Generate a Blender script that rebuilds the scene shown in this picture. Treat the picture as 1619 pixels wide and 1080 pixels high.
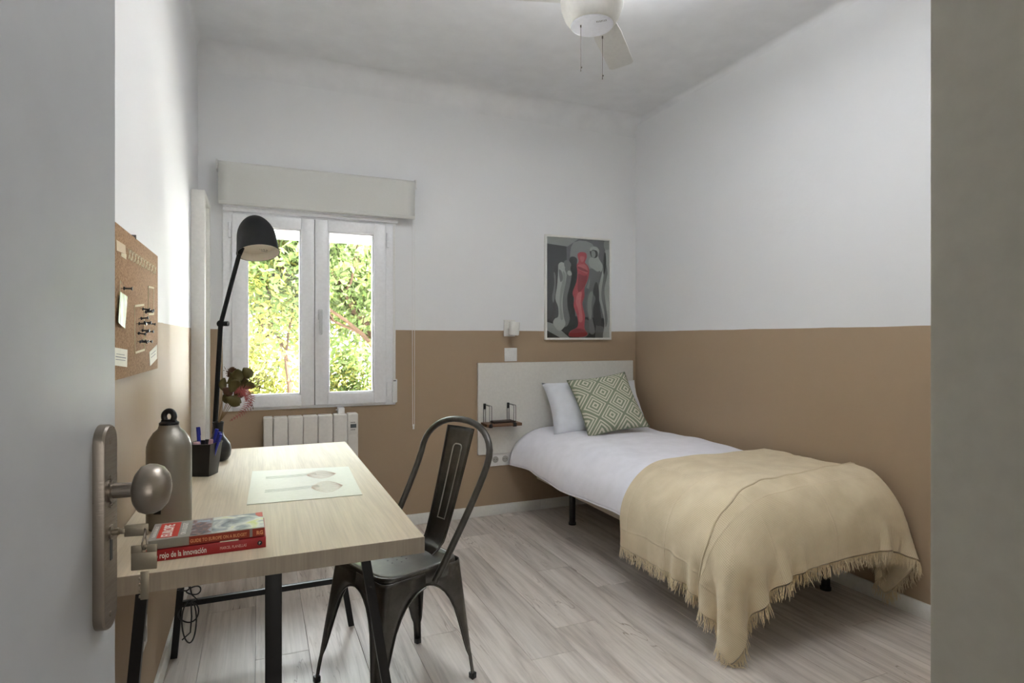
import bpy, bmesh, math, random
import numpy as np
from math import sin, cos, pi, radians as R, atan2, sqrt
from mathutils import Vector, Matrix
for o in list(bpy.data.objects): bpy.data.objects.remove(o)
rnd = random.Random(7)
SC = bpy.context.scene
COL = SC.collection
# ------------------------------------------------------------------ camera
W, H, F, CX, HY, EYE = 1619.0, 1080.0, 940.0, 809.5, 536.0, 1.25
YAW = R(23)
CT, ST = cos(YAW), sin(YAW)
cam_d = bpy.data.cameras.new('camera'); cam = bpy.data.objects.new('camera', cam_d); COL.objects.link(cam)
cam_d.sensor_width = 36; cam_d.lens = F / W * 36; cam_d.clip_start = 0.01; cam_d.clip_end = 200
cam_d.shift_y = -(540 - HY) / W
cam.location = (0, 0, EYE); cam.rotation_euler = (R(90), 0, -YAW)
SC.camera = cam
# ------------------------------------------------------------------ world, sun, lights, exposure
SC.view_settings.view_transform = 'Standard'; SC.view_settings.look = 'None'
SC.view_settings.gamma = 1; SC.view_settings.use_curve_mapping = False
SC.view_settings.exposure = 3.06
SC.cycles.max_bounces = 14; SC.cycles.diffuse_bounces = 8; SC.cycles.transparent_max_bounces = 24
SC.cycles.sample_clamp_indirect = 6
wd = bpy.data.worlds.new('sky'); SC.world = wd; wd.use_nodes = True
wn = wd.node_tree; wn.nodes['Background'].inputs[0].default_value = (0.90, 0.95, 1.0, 1); wn.nodes['Background'].inputs[1].default_value = 5.5
sun_d = bpy.data.lights.new('sun', 'SUN'); sun_d.energy = 62; sun_d.angle = R(1.5); sun_d.color = (1, .96, .90)
sun = bpy.data.objects.new('sun', sun_d); COL.objects.link(sun); sun.rotation_euler = (R(38), 0, R(80))
def area(name, loc, rot, sx, sy, e, col=(1, 1, 1), portal=False):
    d = bpy.data.lights.new(name, 'AREA'); d.shape = 'RECTANGLE'; d.size = sx; d.size_y = sy; d.energy = e; d.color = col
    o = bpy.data.objects.new(name, d); COL.objects.link(o); o.location = loc; o.rotation_euler = rot
    if portal: d.cycles.is_portal = True
    return o
area('window_portal', (0.31, 4.06, 1.42), (R(-90), 0, 0), 0.98, 1.16, 1, portal=True)
area('hallway_fill_light', (0.5, -1.95, 1.45), (R(90), 0, 0), 1.8, 1.7, 1.9, (1, .97, .93))  # added fill light behind the camera; the hallway has no window here
area('ceiling_bounce_fill', (1.2, 1.75, 2.77), (R(180), 0, 0), 1.0, 1.0, 5.0, (0.96, 0.98, 1.0))  # added lamp out of view, facing up to brighten the room off the ceiling

def at_z(px, py, z):
    d = (EYE - z) * F / (py - HY); x = (px - CX) / F * d
    return Vector((x * CT + d * ST, d * CT - x * ST, z))
def at_Y(px, py, Y):
    a = math.atan((px - CX) / F) + YAW; X = Y * math.tan(a); d = X * ST + Y * CT
    return Vector((X, Y, EYE - (py - HY) / F * d))
def at_X(px, py, X):
    a = math.atan((px - CX) / F) + YAW; Y = X / math.tan(a); d = X * ST + Y * CT
    return Vector((X, Y, EYE - (py - HY) / F * d))
def at_d(px, py, d):
    x = (px - CX) / F * d
    return Vector((x * CT + d * ST, d * CT - x * ST, EYE - (py - HY) / F * d))

# ------------------------------------------------------------------ materials
def srgb(r, g, b):
    f = lambda c: ((c / 255) / 12.92 if c / 255 <= .04045 else ((c / 255 + .055) / 1.055) ** 2.4)
    return (f(r), f(g), f(b), 1)
class NT:
    def __init__(s, name):
        s.m = bpy.data.materials.new(name); s.m.use_nodes = True; s.t = s.m.node_tree; s.b = s.t.nodes['Principled BSDF']
        s.out = s.t.nodes['Material Output']
    def n(s, typ, **kw):
        x = s.t.nodes.new(typ)
        for k, v in kw.items():
            if k.startswith('_'): setattr(x, k[1:], v)
            else: x.inputs[k.replace('__', ' ')].default_value = v
        return x
    def l(s, a, ao, b, bi): s.t.links.new(a.outputs[ao], b.inputs[bi])
    def ramp(s, src, so, stops):
        r = s.n('ShaderNodeValToRGB'); e = r.color_ramp.elements
        while len(e) < len(stops): e.new(.5)
        for i, (p, c) in enumerate(stops): e[i].position = p; e[i].color = c
        s.l(src, so, r, 'Fac'); return r
    def bump(s, src, so, strength, dist=.01):
        b = s.n('ShaderNodeBump'); b.inputs['Strength'].default_value = strength; b.inputs['Distance'].default_value = dist
        s.l(src, so, b, 'Height'); s.l(b, 'Normal', s.b, 'Normal'); return b
    def coords(s, scale=(1, 1, 1), rot=(0, 0, 0), src='Object', rand=False):
        t = s.n('ShaderNodeTexCoord'); m = s.n('ShaderNodeMapping'); m.inputs['Scale'].default_value = scale; m.inputs['Rotation'].default_value = rot
        if rand:
            oi = s.n('ShaderNodeObjectInfo'); v = s.n('ShaderNodeVectorMath', _operation='SCALE'); c = s.n('ShaderNodeCombineXYZ')
            for k in (0, 1, 2): s.l(oi, 'Random', c, k)
            s.l(c, 0, v, 0); v.inputs['Scale'].default_value = 37.0
            a = s.n('ShaderNodeVectorMath', _operation='ADD'); s.l(t, src, a, 0); s.l(v, 0, a, 1); s.l(a, 0, m, 'Vector')
        else: s.l(t, src, m, 'Vector')
        return m
def plain(name, col, rough=.5, metal=0, spec=None, noise=0, nscale=60, sheen=0, trans=0, bdist=.001):
    t = NT(name); b = t.b; b.inputs['Base Color'].default_value = col; b.inputs['Roughness'].default_value = rough; b.inputs['Metallic'].default_value = metal
    if spec is not None: b.inputs['Specular IOR Level'].default_value = spec
    if sheen: b.inputs['Sheen Weight'].default_value = sheen
    m = t.coords(); n = t.n('ShaderNodeTexNoise', Scale=nscale, Detail=4.0); t.l(m, 0, n, 'Vector')
    c2 = tuple(x * .93 for x in col[:3]) + (1,)
    r = t.ramp(n, 'Fac', [(.3, c2), (.7, col)]); t.l(r, 'Color', b, 'Base Color')
    if noise: t.bump(n, 'Fac', noise, bdist)
    if trans:
        tr = t.n('ShaderNodeBsdfTranslucent', Color=col); mx = t.n('ShaderNodeMixShader', Fac=trans)
        t.l(b, 0, mx, 1); t.l(tr, 0, mx, 2); t.l(mx, 0, t.out, 'Surface')
    return t.m
M = {}
WHITE = srgb(226, 227, 229); BROWN = srgb(164, 143, 119)
def wall_mat():
    t = NT('two_tone_wall_paint'); g = t.n('ShaderNodeNewGeometry'); sx = t.n('ShaderNodeSeparateXYZ'); t.l(g, 'Position', sx, 0)
    n = t.n('ShaderNodeTexNoise', Scale=3.0, Detail=3.0); t.l(g, 'Position', n, 'Vector')
    ma = t.n('ShaderNodeMath', _operation='MULTIPLY_ADD'); t.l(n, 'Fac', ma, 0); ma.inputs[1].default_value = .009; ma.inputs[2].default_value = -.0045
    ad = t.n('ShaderNodeMath', _operation='ADD'); t.l(sx, 'Z', ad, 0); t.l(ma, 0, ad, 1)
    gt = t.n('ShaderNodeMath', _operation='GREATER_THAN'); t.l(ad, 0, gt, 0); gt.inputs[1].default_value = 1.3085
    mx = t.n('ShaderNodeMixRGB', Color1=BROWN, Color2=WHITE); t.l(gt, 0, mx, 'Fac'); t.l(mx, 0, t.b, 'Base Color')
    t.b.inputs['Roughness'].default_value = .62; t.b.inputs['Specular IOR Level'].default_value = .3
    n2 = t.n('ShaderNodeTexNoise', Scale=2.2, Detail=6.0, Roughness=.6); t.l(g, 'Position', n2, 'Vector'); t.bump(n2, 'Fac', .35, .02)
    return t.m
M['wall'] = wall_mat()
M['white_paint'] = plain('white_wall_paint', WHITE, .7, noise=.15, nscale=8, bdist=.01)
M['jamb'] = plain('greige_jamb_paint', srgb(208, 204, 192), .6)
M['door'] = plain('pale_grey_door_lacquer', srgb(176, 178, 181), .42, noise=.1, nscale=12)
M['pvc'] = plain('white_pvc', srgb(236, 237, 240), .3)
M['handle'] = plain('pearl_grey_handle', srgb(188, 189, 192), .3)
M['trim'] = plain('white_trim', srgb(228, 227, 222), .4)
M['hall'] = plain('hall_wall', srgb(205, 202, 196), .7)
M['black'] = plain('black_powder_coat', srgb(13, 13, 14), .45)
M['blackplastic'] = plain('black_plastic', srgb(20, 20, 22), .35)
M['lampblack'] = plain('matt_black_lamp', srgb(15, 15, 16), .65, spec=.25, noise=.1, nscale=300)
M['lampinner'] = plain('white_lamp_interior', srgb(222, 214, 200), .5)
M['linen'] = plain('white_linen', srgb(243, 243, 252), .85, noise=.3, nscale=14, sheen=.2, bdist=.01)
M['pillow'] = plain('white_pillow_cotton', srgb(228, 231, 238), .85, noise=.4, nscale=18, sheen=.2, bdist=.008)
M['melamine'] = plain('white_melamine', srgb(214, 212, 206), .45)
M['rad'] = plain('radiator_enamel', srgb(222, 218, 212), .35)
M['blind'] = plain('blind_fabric', srgb(230, 230, 226), .8, noise=.1, nscale=400, trans=.22)
M['cap'] = plain('white_plastic', srgb(226, 226, 224), .4)
M['greyprint'] = plain('grey_print', srgb(120, 120, 122), .6)
M['darkgrey'] = plain('dark_grey', srgb(70, 70, 72), .5)
M['bedbase'] = plain('cream_bed_base', srgb(196, 186, 168), .85)
M['fan'] = plain('fan_white_plastic', srgb(214, 213, 210), .4)
M['fandisc'] = plain('fan_disc', srgb(222, 224, 234), .35)
M['chain'] = plain('chain_metal', srgb(110, 105, 100), .35, .9)
M['ground'] = plain('pale_sunlit_paving', srgb(208, 206, 202), .9)
M['brick'] = plain('red_brick_wall', srgb(190, 110, 90), .9)
M['garden'] = plain('white_garden_wall', srgb(235, 235, 230), .9)
M['iron'] = plain('grey_iron', srgb(120, 130, 135), .6)
M['bark'] = plain('tree_bark', srgb(32, 23, 17), .9, spec=.03, noise=.6, nscale=20)
M['socketgrey'] = plain('socket_well', srgb(165, 163, 158), .5)
def steel(name, col, rough, stretch):
    t = NT(name); t.b.inputs['Base Color'].default_value = col; t.b.inputs['Metallic'].default_value = 1; t.b.inputs['Roughness'].default_value = rough
    m = t.coords(stretch); n = t.n('ShaderNodeTexNoise', Scale=30.0, Detail=6.0); t.l(m, 0, n, 'Vector')
    t.bump(n, 'Fac', .08, .002)
    r = t.ramp(n, 'Fac', [(.3, (rough * .8,) * 3 + (1,)), (.7, (rough * 1.3,) * 3 + (1,))]); t.l(r, 'Color', t.b, 'Roughness')
    return t.m
M['nickel'] = steel('brushed_nickel', srgb(150, 141, 131), .34, (1, 1, 14))
M['alu'] = steel('brushed_aluminium', srgb(146, 141, 133), .42, (1, 1, .3))
M['brass'] = steel('worn_key_metal', srgb(160, 150, 132), .4, (3, 3, 3))
def gunmetal():
    t = NT('gunmetal_lacquer'); m = t.coords(); n = t.n('ShaderNodeTexNoise', Scale=9.0, Detail=6.0, Roughness=.65); t.l(m, 0, n, 'Vector')
    r = t.ramp(n, 'Fac', [(.3, srgb(60, 58, 55)), (.62, srgb(88, 86, 82)), (.8, srgb(128, 126, 120))]); t.l(r, 'Color', t.b, 'Base Color')
    t.b.inputs['Metallic'].default_value = .85; t.b.inputs['Roughness'].default_value = .33; t.b.inputs['Coat Weight'].default_value = .3
    return t.m
M['gun'] = gunmetal()
M['gunedge'] = plain('bare_metal_edge', srgb(190, 188, 182), .3, .95)
def glassm():
    t = NT('window_glass'); tr = t.n('ShaderNodeBsdfTransparent', Color=(.97, .985, .975, 1)); gl = t.n('ShaderNodeBsdfGlossy', Roughness=.02)
    lw = t.n('ShaderNodeFresnel', IOR=1.45); mx = t.n('ShaderNodeMixShader'); t.l(lw, 0, mx, 0); t.l(tr, 0, mx, 1); t.l(gl, 0, mx, 2); t.l(mx, 0, t.out, 'Surface')
    return t.m
M['glass'] = glassm()
def wood(name, stops, scale, rough=.5, rand=False, bumpv=.1, crack=False, tone=0):
    t = NT(name); m = t.coords(scale, rand=rand)
    n = t.n('ShaderNodeTexNoise', Scale=1.0, Detail=9.0, Roughness=.62, Distortion=.6); t.l(m, 0, n, 'Vector')
    r = t.ramp(n, 'Fac', stops); last = r
    m2 = t.coords(tuple(s * 6 if i == 0 else s * 1.6 for i, s in enumerate(scale)), rand=rand)
    n2 = t.n('ShaderNodeTexNoise', Scale=1.0, Detail=3.0); t.l(m2, 0, n2, 'Vector')
    r2 = t.ramp(n2, 'Fac', [(.35, (.82, .82, .82, 1)), (.6, (1, 1, 1, 1))])
    mx = t.n('ShaderNodeMixRGB', _blend_type='MULTIPLY', Fac=.6); t.l(last, 'Color', mx, 1); t.l(r2, 'Color', mx, 2); last = mx
    if crack:
        m3 = t.coords((26, 2.0, 1), rand=rand); n3 = t.n('ShaderNodeTexNoise', Scale=.42, Detail=2.5, Distortion=2.2); t.l(m3, 0, n3, 'Vector')
        r3 = t.ramp(n3, 'Fac', [(.49, (1, 1, 1, 1)), (.497, (.52, .47, .43, 1)), (.504, (.52, .47, .43, 1)), (.511, (1, 1, 1, 1))])
        m4 = t.coords((5, 1.6, 1), rand=rand); n4 = t.n('ShaderNodeTexNoise', Scale=1.0, Detail=1.0); t.l(m4, 0, n4, 'Vector')
        r4 = t.ramp(n4, 'Fac', [(.52, (0, 0, 0, 1)), (.66, (1, 1, 1, 1))])
        mx3 = t.n('ShaderNodeMixRGB', _blend_type='MULTIPLY'); t.l(r4, 'Color', mx3, 'Fac'); t.l(last, 0, mx3, 1); t.l(r3, 'Color', mx3, 2); last = mx3
    if tone:
        oi = t.n('ShaderNodeObjectInfo'); hs = t.n('ShaderNodeHueSaturation'); ma = t.n('ShaderNodeMath', _operation='MULTIPLY_ADD')
        t.l(oi, 'Random', ma, 0); ma.inputs[1].default_value = tone; ma.inputs[2].default_value = 1 - tone / 2
        t.l(ma, 0, hs, 'Value'); t.l(last, 0, hs, 'Color'); last = hs
    t.l(last, 0, t.b, 'Base Color'); t.b.inputs['Roughness'].default_value = rough
    t.bump(n2, 'Fac', bumpv, .002)
    return t.m
M['plank'] = wood('greige_oak_laminate', [(.3, srgb(160, 149, 141)), (.5, srgb(198, 189, 181)), (.72, srgb(218, 210, 203))], (16, 1.3, 1), .42, rand=True, crack=True, tone=.16, bumpv=.15)
M['desktop'] = wood('pale_ash_desktop', [(.3, srgb(186, 172, 148)), (.7, srgb(205, 192, 168))], (34, 2.4, 1), .5, bumpv=.2)
M['deskedge'] = wood('ash_edge_band', [(.3, srgb(160, 149, 134)), (.7, srgb(176, 165, 150))], (30, 30, 3), .5)
M['shelfwood'] = wood('brown_shelf_wood', [(.3, srgb(84, 58, 42)), (.7, srgb(128, 92, 66))], (3, 30, 20), .5)
M['darkwood'] = wood('dark_tray_wood', [(.3, srgb(48, 36, 32)), (.7, srgb(76, 58, 50))], (3, 30, 20), .5)
def corkm():
    t = NT('cork'); m = t.coords(); n = t.n('ShaderNodeTexNoise', Scale=170.0, Detail=5.0, Roughness=.8); t.l(m, 0, n, 'Vector')
    r = t.ramp(n, 'Fac', [(.36, srgb(112, 84, 58)), (.5, srgb(160, 126, 92)), (.66, srgb(186, 152, 116))]); t.l(r, 'Color', t.b, 'Base Color')
    t.b.inputs['Roughness'].default_value = .9; t.bump(n, 'Fac', .4, .002); return t.m
M['cork'] = corkm()
def throwm():
    t = NT('cream_woven_cotton'); uv = t.n('ShaderNodeUVMap')
    w1 = t.n('ShaderNodeTexWave', Scale=52.0, Distortion=1.2); w1.bands_direction = 'X'; w2 = t.n('ShaderNodeTexWave', Scale=64.0, Distortion=1.2); w2.bands_direction = 'Y'
    t.l(uv, 0, w1, 'Vector'); t.l(uv, 0, w2, 'Vector'); mu = t.n('ShaderNodeMath', _operation='MULTIPLY'); t.l(w1, 'Fac', mu, 0); t.l(w2, 'Fac', mu, 1)
    n = t.n('ShaderNodeTexNoise', Scale=10.0, Detail=4.0); t.l(uv, 0, n, 'Vector')
    ad = t.n('ShaderNodeMath', _operation='ADD'); t.l(mu, 0, ad, 0); t.l(n, 'Fac', ad, 1)
    r = t.ramp(ad, 0, [(.4, srgb(200, 182, 150)), (1.0, srgb(226, 211, 182))]); t.l(r, 'Color', t.b, 'Base Color')
    t.b.inputs['Roughness'].default_value = .9; t.b.inputs['Sheen Weight'].default_value = .15; bp = t.bump(ad, 0, .35, .002)
    n5 = t.n('ShaderNodeTexNoise', Scale=5.0, Detail=2.0); t.l(uv, 0, n5, 'Vector'); sp = t.n('ShaderNodeSeparateXYZ'); t.l(uv, 0, sp, 0); cs = []
    for k, per, wob in (('X', 2.9, .10), ('Y', 3.4, .08)):
        m1 = t.n('ShaderNodeMath', _operation='MULTIPLY_ADD'); t.l(sp, k, m1, 0); m1.inputs[1].default_value = per
        m0 = t.n('ShaderNodeMath', _operation='MULTIPLY'); t.l(n5, 'Fac', m0, 0); m0.inputs[1].default_value = wob; t.l(m0, 0, m1, 2)
        fr_ = t.n('ShaderNodeMath', _operation='FRACT'); t.l(m1, 0, fr_, 0); cs.append(t.ramp(fr_, 0, [(.0, (0, 0, 0, 1)), (.485, (0, 0, 0, 1)), (.5, (1, 1, 1, 1)), (.53, (0, 0, 0, 1))]))
    cr_ = t.n('ShaderNodeMixRGB', _blend_type='LIGHTEN', Fac=1.0); t.l(cs[0], 0, cr_, 1); t.l(cs[1], 0, cr_, 2)
    b2 = t.n('ShaderNodeBump', Strength=.45, Distance=.004); t.l(cr_, 'Color', b2, 'Height'); t.l(bp, 'Normal', b2, 'Normal'); t.l(b2, 'Normal', t.b, 'Normal'); return t.m
M['throw'] = throwm()
M['fringe'] = plain('cream_yarn', srgb(228, 212, 180), .9)
def diamondm():
    t = NT('green_diamond_jacquard'); uv = t.n('ShaderNodeUVMap'); m = t.n('ShaderNodeMapping'); t.l(uv, 0, m, 0)
    m.inputs['Scale'].default_value = (3.3, 3.3, 1); m.inputs['Rotation'].default_value = (0, 0, R(45))
    s = t.n('ShaderNodeSeparateXYZ'); t.l(m, 0, s, 0); outs = []
    for k in ('X', 'Y'):
        f = t.n('ShaderNodeMath', _operation='FRACT'); t.l(s, k, f, 0); a = t.n('ShaderNodeMath', _operation='SUBTRACT'); t.l(f, 0, a, 0); a.inputs[1].default_value = .5
        b = t.n('ShaderNodeMath', _operation='ABSOLUTE'); t.l(a, 0, b, 0); outs.append(b)
    mx = t.n('ShaderNodeMath', _operation='MAXIMUM'); t.l(outs[0], 0, mx, 0); t.l(outs[1], 0, mx, 1)
    g = srgb(136, 144, 122); c = srgb(208, 204, 186)
    r = t.ramp(mx, 0, [(0, g), (.07, c), (.15, g), (.235, c), (.31, g), (.375, c), (.44, g)]); r.color_ramp.interpolation = 'CONSTANT'
    t.l(r, 'Color', t.b, 'Base Color'); t.b.inputs['Roughness'].default_value = .9
    n = t.n('ShaderNodeTexNoise', Scale=220.0); t.l(uv, 0, n, 'Vector'); t.bump(n, 'Fac', .3, .002); return t.m
M['diamond'] = diamondm()
M['leafA'] = plain('yellow_green_leaf', srgb(80, 81, 38), .9, spec=.04, trans=.5)
M['leafB'] = plain('mid_green_leaf', srgb(55, 67, 35), .9, spec=.04, trans=.45)
M['leafC'] = plain('grey_green_leaf', srgb(63, 71, 46), .9, spec=.04, trans=.4)
M['dryleaf'] = plain('olive_dried_leaf', srgb(92, 84, 44), .7, trans=.15)
M['dryleaf2'] = plain('brown_dried_leaf', srgb(92, 62, 44), .7, trans=.1)
M['pinkfern'] = plain('dusty_pink_fern', srgb(164, 84, 84), .8)
M['stem'] = plain('dry_stem', srgb(130, 104, 68), .8)
M['bluepen'] = plain('blue_plastic', srgb(28, 42, 150), .3)
M['pinkpen'] = plain('pink_plastic', srgb(216, 176, 186), .4)
M['red'] = plain('red_book_cover', srgb(160, 24, 30), .4)
M['redprint'] = plain('red_print', srgb(196, 50, 34), .4)
M['orangeprint'] = plain('rust_spine', srgb(150, 50, 28), .4)
M['paper'] = plain('paper', srgb(226, 216, 196), .8)
M['whiteprint'] = plain('white_print', srgb(235, 232, 225), .6)
M['pinklett'] = plain('pale_pink_print', srgb(232, 190, 180), .6)
M['oran'] = plain('orange_print', srgb(230, 160, 110), .6)
M['silver'] = plain('silver_grey_cover', srgb(150, 148, 140), .4)
M['cream'] = plain('cream_tape', srgb(222, 210, 176), .8)
M['card'] = plain('beige_card', srgb(216, 196, 165), .8)
M['label'] = plain('off_white_label', srgb(232, 228, 212), .8)
def noisecol(name, stops, scale, rough=.4, dist=1.0, stretch=(1, 1, 1)):
    t = NT(name); m = t.coords(stretch); n = t.n('ShaderNodeTexNoise', Scale=scale, Detail=4.0, Distortion=dist); t.l(m, 0, n, 'Vector')
    r = t.ramp(n, 'Fac', stops); t.l(r, 'Color', t.b, 'Base Color'); t.b.inputs['Roughness'].default_value = rough; return t.m
M['coverphoto'] = noisecol('cover_photo_print', [(.3, srgb(50, 52, 54)), (.45, srgb(130, 140, 145)), (.6, srgb(214, 216, 205)), (.7, srgb(200, 205, 130))], 16)
M['coverpeople'] = noisecol('cover_crowd_print', [(.35, srgb(50, 56, 72)), (.5, srgb(130, 90, 80)), (.65, srgb(150, 165, 180))], 40)
M['snapshot'] = noisecol('landscape_snapshot', [(.35, srgb(96, 110, 120)), (.5, srgb(190, 205, 110)), (.65, srgb(225, 230, 228))], 14, stretch=(1, 3, .6))
M['mat'] = plain('frosted_desk_mat', srgb(204, 203, 188), .42)
M['matline'] = plain('peach_leaf_print', srgb(220, 200, 180), .4)
M['matline2'] = plain('grey_leaf_print', srgb(186, 194, 182), .4)
M['lcd'] = plain('lcd_screen', srgb(92, 98, 100), .25)

# ------------------------------------------------------------------ mesh builder
class B:
    def __init__(s): s.bm = bmesh.new(); s.mi = 0; s.uv = None
    def _f(s, fs):
        for f in fs: f.material_index = s.mi
    def quad(s, pts):
        f = s.bm.faces.new([s.bm.verts.new(p) for p in pts]); s._f([f]); return s
    def box(s, x0, x1, y0, y1, z0, z1, bev=0, seg=2, T=None):
        r = bmesh.ops.create_cube(s.bm, size=1); v = r['verts']
        for p in v: p.co = Vector(((x0 + x1) / 2 + p.co.x * (x1 - x0), (y0 + y1) / 2 + p.co.y * (y1 - y0), (z0 + z1) / 2 + p.co.z * (z1 - z0)))
        fs = set(f for p in v for f in p.link_faces); s._f(fs)
        if bev:
            es = list(set(e for p in v for e in p.link_edges))
            rr = bmesh.ops.bevel(s.bm, geom=es, offset=bev, segments=seg, affect='EDGES', profile=.5); s._f(rr['faces'])
            v = list(set(p for f in rr['faces'] for p in f.verts) | set(q for q in v if q.is_valid))
        if T is not None: bmesh.ops.transform(s.bm, matrix=T, verts=v)
        return s
    def ring(s, c, ax, r, seg, up=None, rx=None):
        ax = ax.normalized(); u = up if up is not None else (Vector((0, 0, 1)) if abs(ax.z) < .9 else Vector((1, 0, 0)))
        u = (u - ax * u.dot(ax)).normalized(); w = ax.cross(u); rx = rx or r
        return [s.bm.verts.new(c + u * (r * cos(2 * pi * k / seg)) + w * (rx * sin(2 * pi * k / seg))) for k in range(seg)]
    def skin(s, rings, caps=True, closed=False):
        n = len(rings); fs = []
        for i in range(n if closed else n - 1):
            a, b = rings[i], rings[(i + 1) % n]; m = len(a)
            for k in range(m): fs.append(s.bm.faces.new((a[k], a[(k + 1) % m], b[(k + 1) % m], b[k])))
        if caps and not closed: fs.append(s.bm.faces.new(rings[0][::-1])); fs.append(s.bm.faces.new(rings[-1]))
        s._f(fs); return s
    def cyl(s, p0, p1, r0, r1=None, seg=16):
        p0 = Vector(p0); p1 = Vector(p1); r1 = r0 if r1 is None else r1; ax = p1 - p0
        return s.skin([s.ring(p0, ax, r0, seg), s.ring(p1, ax, r1, seg)])
    def tube(s, pts, r, seg=8, closed=False, up=None):
        pts = [Vector(p) for p in pts]; n = len(pts); rings = []; u = up
        for i, p in enumerate(pts):
            if closed: ax = pts[(i + 1) % n] - pts[i - 1]
            else: ax = pts[min(i + 1, n - 1)] - pts[max(i - 1, 0)]
            if ax.length < 1e-9: ax = Vector((0, 0, 1))
            ax.normalize()
            if u is None: u = Vector((0, 0, 1)) if abs(ax.z) < .9 else Vector((1, 0, 0))
            u = (u - ax * u.dot(ax))
            if u.length < 1e-6: u = Vector((1, 0, 0)) - ax * ax.x
            u.normalize(); rr = r[i] if isinstance(r, (list, tuple)) else r
            rings.append(s.ring(p, ax, rr, seg, up=u))
        return s.skin(rings, closed=closed)
    def bar(s, p0, p1, w, d, up):
        p0 = Vector(p0); p1 = Vector(p1); ax = (p1 - p0).normalized(); u = Vector(up); u = (u - ax * u.dot(ax)).normalized(); v = ax.cross(u)
        rg = [[s.bm.verts.new(p + u * (a * w / 2) + v * (b * d / 2)) for a, b in ((-1, -1), (1, -1), (1, 1), (-1, 1))] for p in (p0, p1)]
        return s.skin(rg)
    def lathe(s, prof, seg=32, T=None, caps=True):
        rings = []
        for r, z in prof:
            rings.append([s.bm.verts.new((max(r, 1e-4) * cos(2 * pi * k / seg), max(r, 1e-4) * sin(2 * pi * k / seg), z)) for k in range(seg)])
        s.skin(rings, caps=caps)
        if T is not None:
            for rg in rings:
                for v in rg: v.co = T @ v.co
        return s
    def grid(s, f, nu, nv, uv=None):
        V = [[s.bm.verts.new(f(i / (nu - 1), j / (nv - 1))) for j in range(nv)] for i in range(nu)]
        if uv and s.uv is None: s.uv = s.bm.loops.layers.uv.new('UVMap')
        for i in range(nu - 1):
            for j in range(nv - 1):
                fc = s.bm.faces.new((V[i][j], V[i + 1][j], V[i + 1][j + 1], V[i][j + 1])); s._f([fc])
                if uv:
                    for lp, (a, b) in zip(fc.loops, ((i, j), (i + 1, j), (i + 1, j + 1), (i, j + 1))): lp[s.uv].uv = uv(a / (nu - 1), b / (nv - 1))
        return V
    def prism(s, poly, h, T):
        a = [s.bm.verts.new(T @ Vector((x, y, 0))) for x, y in poly]; b = [s.bm.verts.new(T @ Vector((x, y, h))) for x, y in poly]
        return s.skin([a, b])
    def sphere(s, c, r, u=12, v=8, sc=(1, 1, 1)):
        T = Matrix.Translation(c) @ Matrix.Diagonal((r * sc[0], r * sc[1], r * sc[2], 1))
        rr = bmesh.ops.create_uvsphere(s.bm, u_segments=u, v_segments=v, radius=1, matrix=T)
        s._f(set(f for p in rr['verts'] for f in p.link_faces)); return s
XF = {}
def build(name, b, mats, parent=None, org=None, local=False, sharp=35, solid=0, subd=0):
    """world-space (or parent-local) mesh -> one object"""
    bm = b.bm; me = bpy.data.meshes.new(name)
    P = XF.get(parent.name) if parent is not None else None
    if P is not None and not local: bm.transform(P.inverted())
    L = Matrix.Identity(4)
    if parent is None and org is not None: L = Matrix.Translation(org); bm.transform(L.inverted())
    bmesh.ops.recalc_face_normals(bm, faces=bm.faces[:])
    for f in bm.faces: f.smooth = True
    bm.to_mesh(me); bm.free()
    me.set_sharp_from_angle(angle=R(sharp))
    for m in (mats if isinstance(mats, (list, tuple)) else [mats]): me.materials.append(M[m])
    o = bpy.data.objects.new(name, me); COL.objects.link(o)
    if parent is not None: o.parent = parent; XF[o.name] = (P if P is not None else Matrix.Identity(4))
    else: o.matrix_world = L; XF[o.name] = L
    if solid: md = o.modifiers.new('s', 'SOLIDIFY'); md.thickness = solid; md.offset = 0
    if subd: md = o.modifiers.new('d', 'SUBSURF'); md.levels = subd; md.render_levels = subd
    return o
def tag(o, label=None, cat=None, group=None, kind=None):
    if label: o['label'] = label
    if cat: o['category'] = cat
    if group: o['group'] = group
    if kind: o['kind'] = kind
    return o
def thing(name, label, cat, loc=(0, 0, 0), rz=0, group=None):
    o = bpy.data.objects.new(name, None); COL.objects.link(o); o.empty_display_size = .05
    L = Matrix.Translation(loc) @ Matrix.Rotation(rz, 4, 'Z'); o.matrix_world = L; XF[o.name] = L
    return tag(o, label, cat, group)
def struct(name, b, m, label=None, **k):
    o = build(name, b, m, **k); return tag(o, label, kind='structure')
def text(name, body, size, mat, parent, T, sx=1.0, extr=.0002, bold=0):
    """flat lettering, T maps text plane (x right, y up, z out) to world"""
    c = bpy.data.curves.new(name, 'FONT'); c.body = body; c.size = size; c.extrude = extr; c.resolution_u = 2; c.offset = bold
    o = bpy.data.objects.new(name, c); COL.objects.link(o)
    dg = bpy.context.evaluated_depsgraph_get(); me = bpy.data.meshes.new_from_object(o.evaluated_get(dg)); bpy.data.objects.remove(o)
    P = XF.get(parent.name, Matrix.Identity(4)); me.transform(P.inverted() @ T @ Matrix.Diagonal((sx, 1, 1, 1)))
    me.materials.clear(); me.materials.append(M[mat])
    o = bpy.data.objects.new(name, me); COL.objects.link(o); o.parent = parent; XF[o.name] = P
    return o
def frame_T(o, x, y):
    x = Vector(x).normalized(); y = Vector(y); y = (y - x * y.dot(x)).normalized(); z = x.cross(y)
    T = Matrix.Identity(4)
    for i in range(3): T[i][0] = x[i]; T[i][1] = y[i]; T[i][2] = z[i]; T[i][3] = o[i]
    return T
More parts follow.
